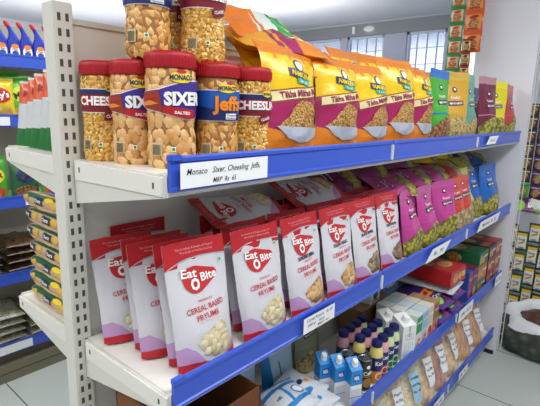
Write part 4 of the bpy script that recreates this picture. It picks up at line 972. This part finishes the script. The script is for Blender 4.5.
def chips(body, pic, word, seed, wc, w=.17, h=.24):
    def mk():
        b = foil(body, .3)
        d = [('poly', ell(0, .14, .06, .045), wc, 2), ('text', txt(word, 0, .14, .05, 8, .03, width=.10), mat('print ' + ('#f4f2ee' if wc is REDL else '#23301c'), '#f4f2ee' if wc is REDL else '#23301c', .4), 3), ('poly', ell(0, .045, .07, .035), pic, 1)]
        g, F, xs, zs = pouch_geo(w, h, .07, b, b, d, False, seed, wr=.006, seal=.05)
        r = root('chips_packet'); g.build('packet_body', r)
        s = Geo(); s.grid(lambda u, v: F((u - .5) * w * .995, h * (.955 + .045 * v), .0012), 18, 3, b); s.build('top_seal', r); return r
    return mk
CHP = food('potato chip print', ['#e8cf7a', '#d8b650', '#b08a30'], 26, bump=.2, hue=.1)
KL = Kind(chips('#e3c81c', CHP, "Lay's", 101, REDL)); KV = Kind(chips('#58b428', CHP, 'Masti', 102, mat('lime circle', '#b8dc3a', .4))); KN = Kind(chips('#1f5c34', NUT, 'Mix', 103, NAVY)); KV2 = Kind(chips('#3f9e28', ORF, 'Mix', 104, YEL))
GLf = 'crisp and snack packets across the left aisle'
KL.place((-1.86, .475, 1.658), (math.radians(-4), 0, FX - .1), 'bright yellow crisp packet with a red oval across the left aisle', 'packet', GLf)
KV.place((-1.87, .625, 1.658), (math.radians(-6), math.radians(-8), FX), 'lime green crisp packet beside the yellow one across the left aisle', 'packet', GLf, 1.08)
KV.place((-1.96, .54, 1.658), (math.radians(-4), 0, FX), 'lime green crisp packet behind the yellow one', 'packet', GLf, 1.2)
KV.place((-1.88, .79, 1.658), (math.radians(-6), math.radians(-4), FX), 'lime green crisp packet partly behind the orange packets', 'packet', GLf, 1.05)
KL.place((-1.93, .30, 1.658), (math.radians(-4), 0, FX), 'yellow crisp packet at the left picture edge', 'packet', GLf)
KV2.place((-1.87, .40, 1.168), (math.radians(-6), 0, FX), 'green snack packet at the left edge, middle shelf across the aisle', 'packet', GLf, 1.1)
KN.place((-1.87, .585, 1.168), (math.radians(-6), 0, FX), 'dark green nut mix packet beneath the tricolour packets, across the aisle', 'packet', GLf, 1.0)
KV2.place((-1.87, .76, 1.168), (math.radians(-6), 0, FX), 'green snack packet beyond the dark green nut mix packet', 'packet', GLf, .95)
def flatbag(c, seed):
    def mk():
        g, F, xs, zs = pouch_geo(.26, .34, .075, c, c, [], False, seed, wr=.012, seal=.04)
        r = root('pulse_bag'); g.build('bag_body', r)
        s = Geo(); s.grid(lambda u, v: F((u - .5) * .255, .34 * .05 * v, .0012), 18, 3, FILM); s.build('end_seal', r); return r
    return mk
BRN = food('brown grain in film', ['#7a5636', '#5c3e26', '#2c1c10'], 50, bump=.8, hue=.2, coat=.8); WHG = food('white grain in film', ['#bdb9a0', '#a39f86', '#6e6a54'], 70, bump=.8, hue=.2, coat=.8)
KBn, KWg = Kind(flatbag(BRN, 111)), Kind(flatbag(WHG, 112))
for c_, y in enumerate((.27, .56)):
    for i in range(4):
        KBn.place((-1.83, y, .685 + .035 + .05 * i), orient((-1, .04 * (i - 1), 0), (.1, 0, 1)), 'brown grain bag, %s of the pile %s' % (['lowest', 'second lowest', 'third from the bottom', 'topmost'][i], ['at the left picture edge', 'next to the post'][c_]), 'grain bag', 'brown grain bags across the left aisle')
        KWg.place((-1.83, y + .1, .225 + .035 + .052 * i), orient((-1, .05 * (i - 1), 0), (.1, 0, 1)), 'white grain bag, %s of the pile %s' % (['lowest', 'second lowest', 'third lowest', 'topmost'][i], ['at the left edge, bottom shelf', 'next to the post, bottom shelf'][c_]), 'grain bag', 'white grain bags across the left aisle')

# ================================================================== HANGING SACHETS
def strip(cols, n, w, h, seed, foodm=None, style=0, gap=.0):
    """a ladder of n sachets hanging down from its top; origin at the top edge"""
    def mk():
        r = root('sachet_strip'); c0, c1, c2 = [mat('sachet ' + c, c, .3, coat=.3) for c in cols]
        def one():
            if style == 0: d = [('poly', rect(-w*.4, h*.12, w*.4, h*.85), c1, 1), ('poly', ell(.0, h*.42, w*.3, h*.22), foodm or CK, 2), ('poly', ell(-.0, h*.72, w*.25, h*.09, 8), c2, 2), ('poly', rect(-w*.3, h*.13, w*.25, h*.2), c2, 2)]
            elif style == 1: d = [('poly', rect(-w*.38, h*.08, w*.38, h*.9), c1, 1), ('poly', rect(-w*.38, h*.76, w*.38, h*.9), c2, 2), ('poly', ell(.0, h*.42, w*.3, h*.05, 25), mat('amber print', '#c8862a', .4), 2), ('text', txt('Soup', 0, h*.6, w*.3, 0, .02, width=w*.55), MATS['black ink'], 2), ('poly', rect(-w*.2, h*.12, w*.2, h*.2), mat('grey print', '#8c9096', .4), 2)]
            else: d = [('poly', ell(0, h*.5, w*.34, h*.3), foodm or CK, 1), ('poly', rect(-w*.4, h*.82, w*.4, h*.92), c2, 1)]
            g, F, xs, zs = pouch_geo(w, h, .018, c0, c0, d, False, seed, nx=8, nz=8, wr=.003, seal=.08)
            return g
        base = one().build('sachet', r)
        for i in range(n):
            o = base if i == 0 else base.copy()
            if i: COL.objects.link(o); o.parent = r
            o.location = (0, 0, -(i + 1) * (h + gap))
        return r
    return mk
KI = food('noodle dish print', ['#e0a85a', '#b5702c', '#6a3214'], 60, bump=.2, hue=.3); NOO = food('brown snack print', ['#c9ad7c', '#9c7a48', '#4c3418'], 50, bump=.2, hue=.3)
K1 = Kind(strip(['#1c7a34', '#c9b48a', '#c8342a'], 6, .10, .105, 121, KI)); K2 = Kind(strip(['#c8521e', '#d9882c', '#9c1c14'], 5, .125, .135, 122, KI)); K3 = Kind(strip(['#8a5a1c', '#b5803a', '#2a1c14'], 2, .10, .105, 123, KI))
GH = 'sachet strips hanging behind the far end of the top shelf'
K1.place((-.075, 2.84, 2.595), math.radians(5), 'green sachet strip with dish pictures hanging from the ceiling rail', 'sachet strip', GH)
K3.place((-.075, 2.84, 2.82), math.radians(5), 'brown sachet strip hanging above the green sachets', 'sachet strip', GH)
K2.place((.035, 2.85, 2.86), math.radians(5), 'orange and red sachet strip hanging beside the green one', 'sachet strip', GH)
Kind(strip(['#7a1c24', '#c9a23a', '#2c2014'], 3, .07, .10, 124, NOO)).place((.02, 2.80, 2.27), math.radians(8), 'short dark red and yellow sachet strip under the orange one', 'sachet strip', GH, .9)
g = Geo(); g.tube([(-.18, 2.87, 2.885), (.12, 2.87, 2.885)], .005, STEEL)
for x in (-.17, .11): g.box((x - .004, 2.866, 2.885), (x + .004, 2.874, 2.9), STEEL)
o = g.build('hanging_rod'); tagged(o, 'thin steel rod under the ceiling holding the hanging sachet strips', 'rod')
# wire rack at the right
rk = root('wire_rack'); tagged(rk, 'white wire rack standing against the wall right of the end wall', 'rack')
WI = mat('white wire', '#dadcd6', .4)
g = Geo()
for x in (.432, .452): g.tube([(x, 2.99, .02), (x, 2.99, 2.75)], .003, WI)
z = .06
while z < 2.75: g.tube([(.432, 2.99, z), (.452, 2.99, z)], .002, WI, 4); z += .09
g.build('side_ladder', rk)
g = Geo()
for z in (2.05, 1.12): g.tube([(.18, 3.60, z), (.95, 3.60, z)], .004, WI)
for x in (.18, .95): g.tube([(x, 3.64, .02), (x, 3.64, 2.3)], .005, WI)
for z in (2.05, 1.12):
    for x in (.18, .95): g.tube([(x, 3.64, z), (x, 3.60, z)], .004, WI)
g.build('hook_bar', rk)
GR = 'sachet strips on the wire rack at the right edge'
KA = Kind(strip(['#2c241c', '#8a7250', '#c9b890'], 6, .095, .105, 131, NOO, 2)); KBk = Kind(strip(['#3a1440', '#141018', '#a890b8'], 7, .095, .115, 132, NOO, 2)); KGg = Kind(strip(['#2f9e28', '#c8dcb0', '#e8f0e0'], 3, .095, .15, 133, KI, 2)); KGs = Kind(strip(['#2f9e28', '#5cb83a', '#146018'], 1, .095, .13, 134, NOO, 2))
KA.place((.33, 3.585, 1.86), 0, 'brown snack sachet strip on the upper bar beside the wire ladder', 'sachet strip', GR)
KGs.place((.335, 3.58, 1.225), 0, 'single bright green sachet below the brown snack strip', 'sachet', GR)
KBk.place((.43, 3.585, 1.90), 0, 'purple and black sachet strip at the right edge of the picture', 'sachet strip', GR)
KGg.place((.42, 3.56, 2.38), 0, 'bright green and white sachet strip high at the right edge', 'sachet strip', GR)
KGg.place((.53, 3.56, 2.1), 0, 'green and white sachet strip just outside the right of the purple one', 'sachet strip', GR)
KY = Kind(strip(['#1c1e1c', '#d9d9cc', '#d9a81c'], 4, .095, .165, 135, None, 1, .02)); KYg = Kind(strip(['#1c4a28', '#d9d9cc', '#d9a81c'], 4, .095, .165, 136, None, 1, .02))
for i, (k, x, z, l) in enumerate([(KY, .125, .93, 'black and yellow sachet strip half hidden by the white end wall'), (KY, .215, .955, 'black and yellow sachet strip fully in view nearest the end wall'), (KY, .30, .90, 'black and yellow sachet strip, second from the white end wall'), (KYg, .385, .85, 'dark green and yellow sachet strip, third from the white end wall'),
                                 (KYg, .47, .93, 'dark green and yellow sachet strip, fourth from the white end wall'), (KY, .555, .9, 'black and yellow sachet strip cut by the right picture edge')]):
    k.place((x, 3.575 - .012 * (i % 2), z), math.radians(rnd.uniform(-6, 6)), l, 'sachet strip', GR)
KPl = Kind(bpack('#5c1c5c', 141, [('text', txt('Tea', 0, .15, .05, 0, .03, width=.1), WHITE, 2), ('poly', ell(.03, .07, .05, .04), LIM, 1)], w=.16, h=.22, t=.06))
KPl.place((.27, 3.50, 1.06), orient((1, .2, .0), (0, -.7, .8)), 'purple packet lying across the top of the yellow and black sachets', 'packet')
KPk = Kind(bpack('#cdd4c8', 142, [('poly', ell(.03, .07, .05, .04), LIM, 1)], w=.2, h=.22, t=.06))
KPk.place((.45, 3.50, .98), orient((.2, .1, 1), (0, -1, .2)), 'pale green packet on the right above the sachet strips', 'packet', None, .6)

# ================================================================== SACK ON THE FLOOR
SK = food('camouflage woven sack', ['#6a7260', '#454e42', '#2c332e'], 16, rough=.7, bump=.2, hue=.5, coat=0); LN = mat('white liner plastic', '#d9dcdf', .35, bump=.7, bscale=18)
JG = food('brown tamarind block', ['#6a3a1e', '#4e2812', '#2a140a'], 22, bump=.9, hue=.3)
def sack():
    r = root('open_sack')
    def ring(z, rx, ry, amp, sd, n=48, zt=0):
        out = []
        for i in range(n):
            t = 2 * PI * i / n; k = 1 + amp * noise.noise(Vector((math.cos(t) * 2.2, math.sin(t) * 2.2, sd + z * 6)))
            out.append((rx * k * math.cos(t), ry * k * math.sin(t), z + zt * math.sin(t) + .02 * amp * 4 * noise.noise(Vector((t * 3, sd, z)))))
        return out
    def skin(rings, mt, name, c0=False, c1=False):
        g = Geo(); n = len(rings[0]); vs = [v for q in rings for v in q]
        fs = [(j * n + i, j * n + (i + 1) % n, (j + 1) * n + (i + 1) % n, (j + 1) * n + i) for j in range(len(rings) - 1) for i in range(n)]
        if c0: fs.append(list(range(n))[::-1])
        if c1: fs.append([(len(rings) - 1) * n + i for i in range(n)])
        g.add(vs, fs, mt); return g.build(name, r, ang=80)
    skin([ring(z, a, b, .10, 1, zt=zt) for z, a, b, zt in ((0, .24, .2, 0), (.02, .29, .235, 0), (.10, .32, .25, 0), (.18, .31, .245, .01), (.25, .27, .22, .03), (.29, .235, .19, .04), (.28, .22, .18, .04))], SK, 'sack_body', True)
    skin([ring(z, a, b, .22, 4, zt=zt) for z, a, b, zt in ((.24, .275, .225, .03), (.29, .262, .215, .04), (.325, .235, .19, .05), (.335, .205, .165, .05), (.31, .18, .145, .045), (.27, .165, .13, .03))], LN, 'plastic_liner')
    o = skin([ring(z, a, b, .15, 7, zt=.03) for z, a, b in ((.20, .17, .14), (.275, .168, .134), (.29, .12, .10), (.295, .05, .04))], JG, 'contents', False, True); o['kind'] = 'stuff'
    return r
Kind(sack).place((.675, 3.24, 0), math.radians(10), 'dark patterned sack with a white plastic liner and brown contents on the floor', 'sack', None, (1.0, 1.0, .92))
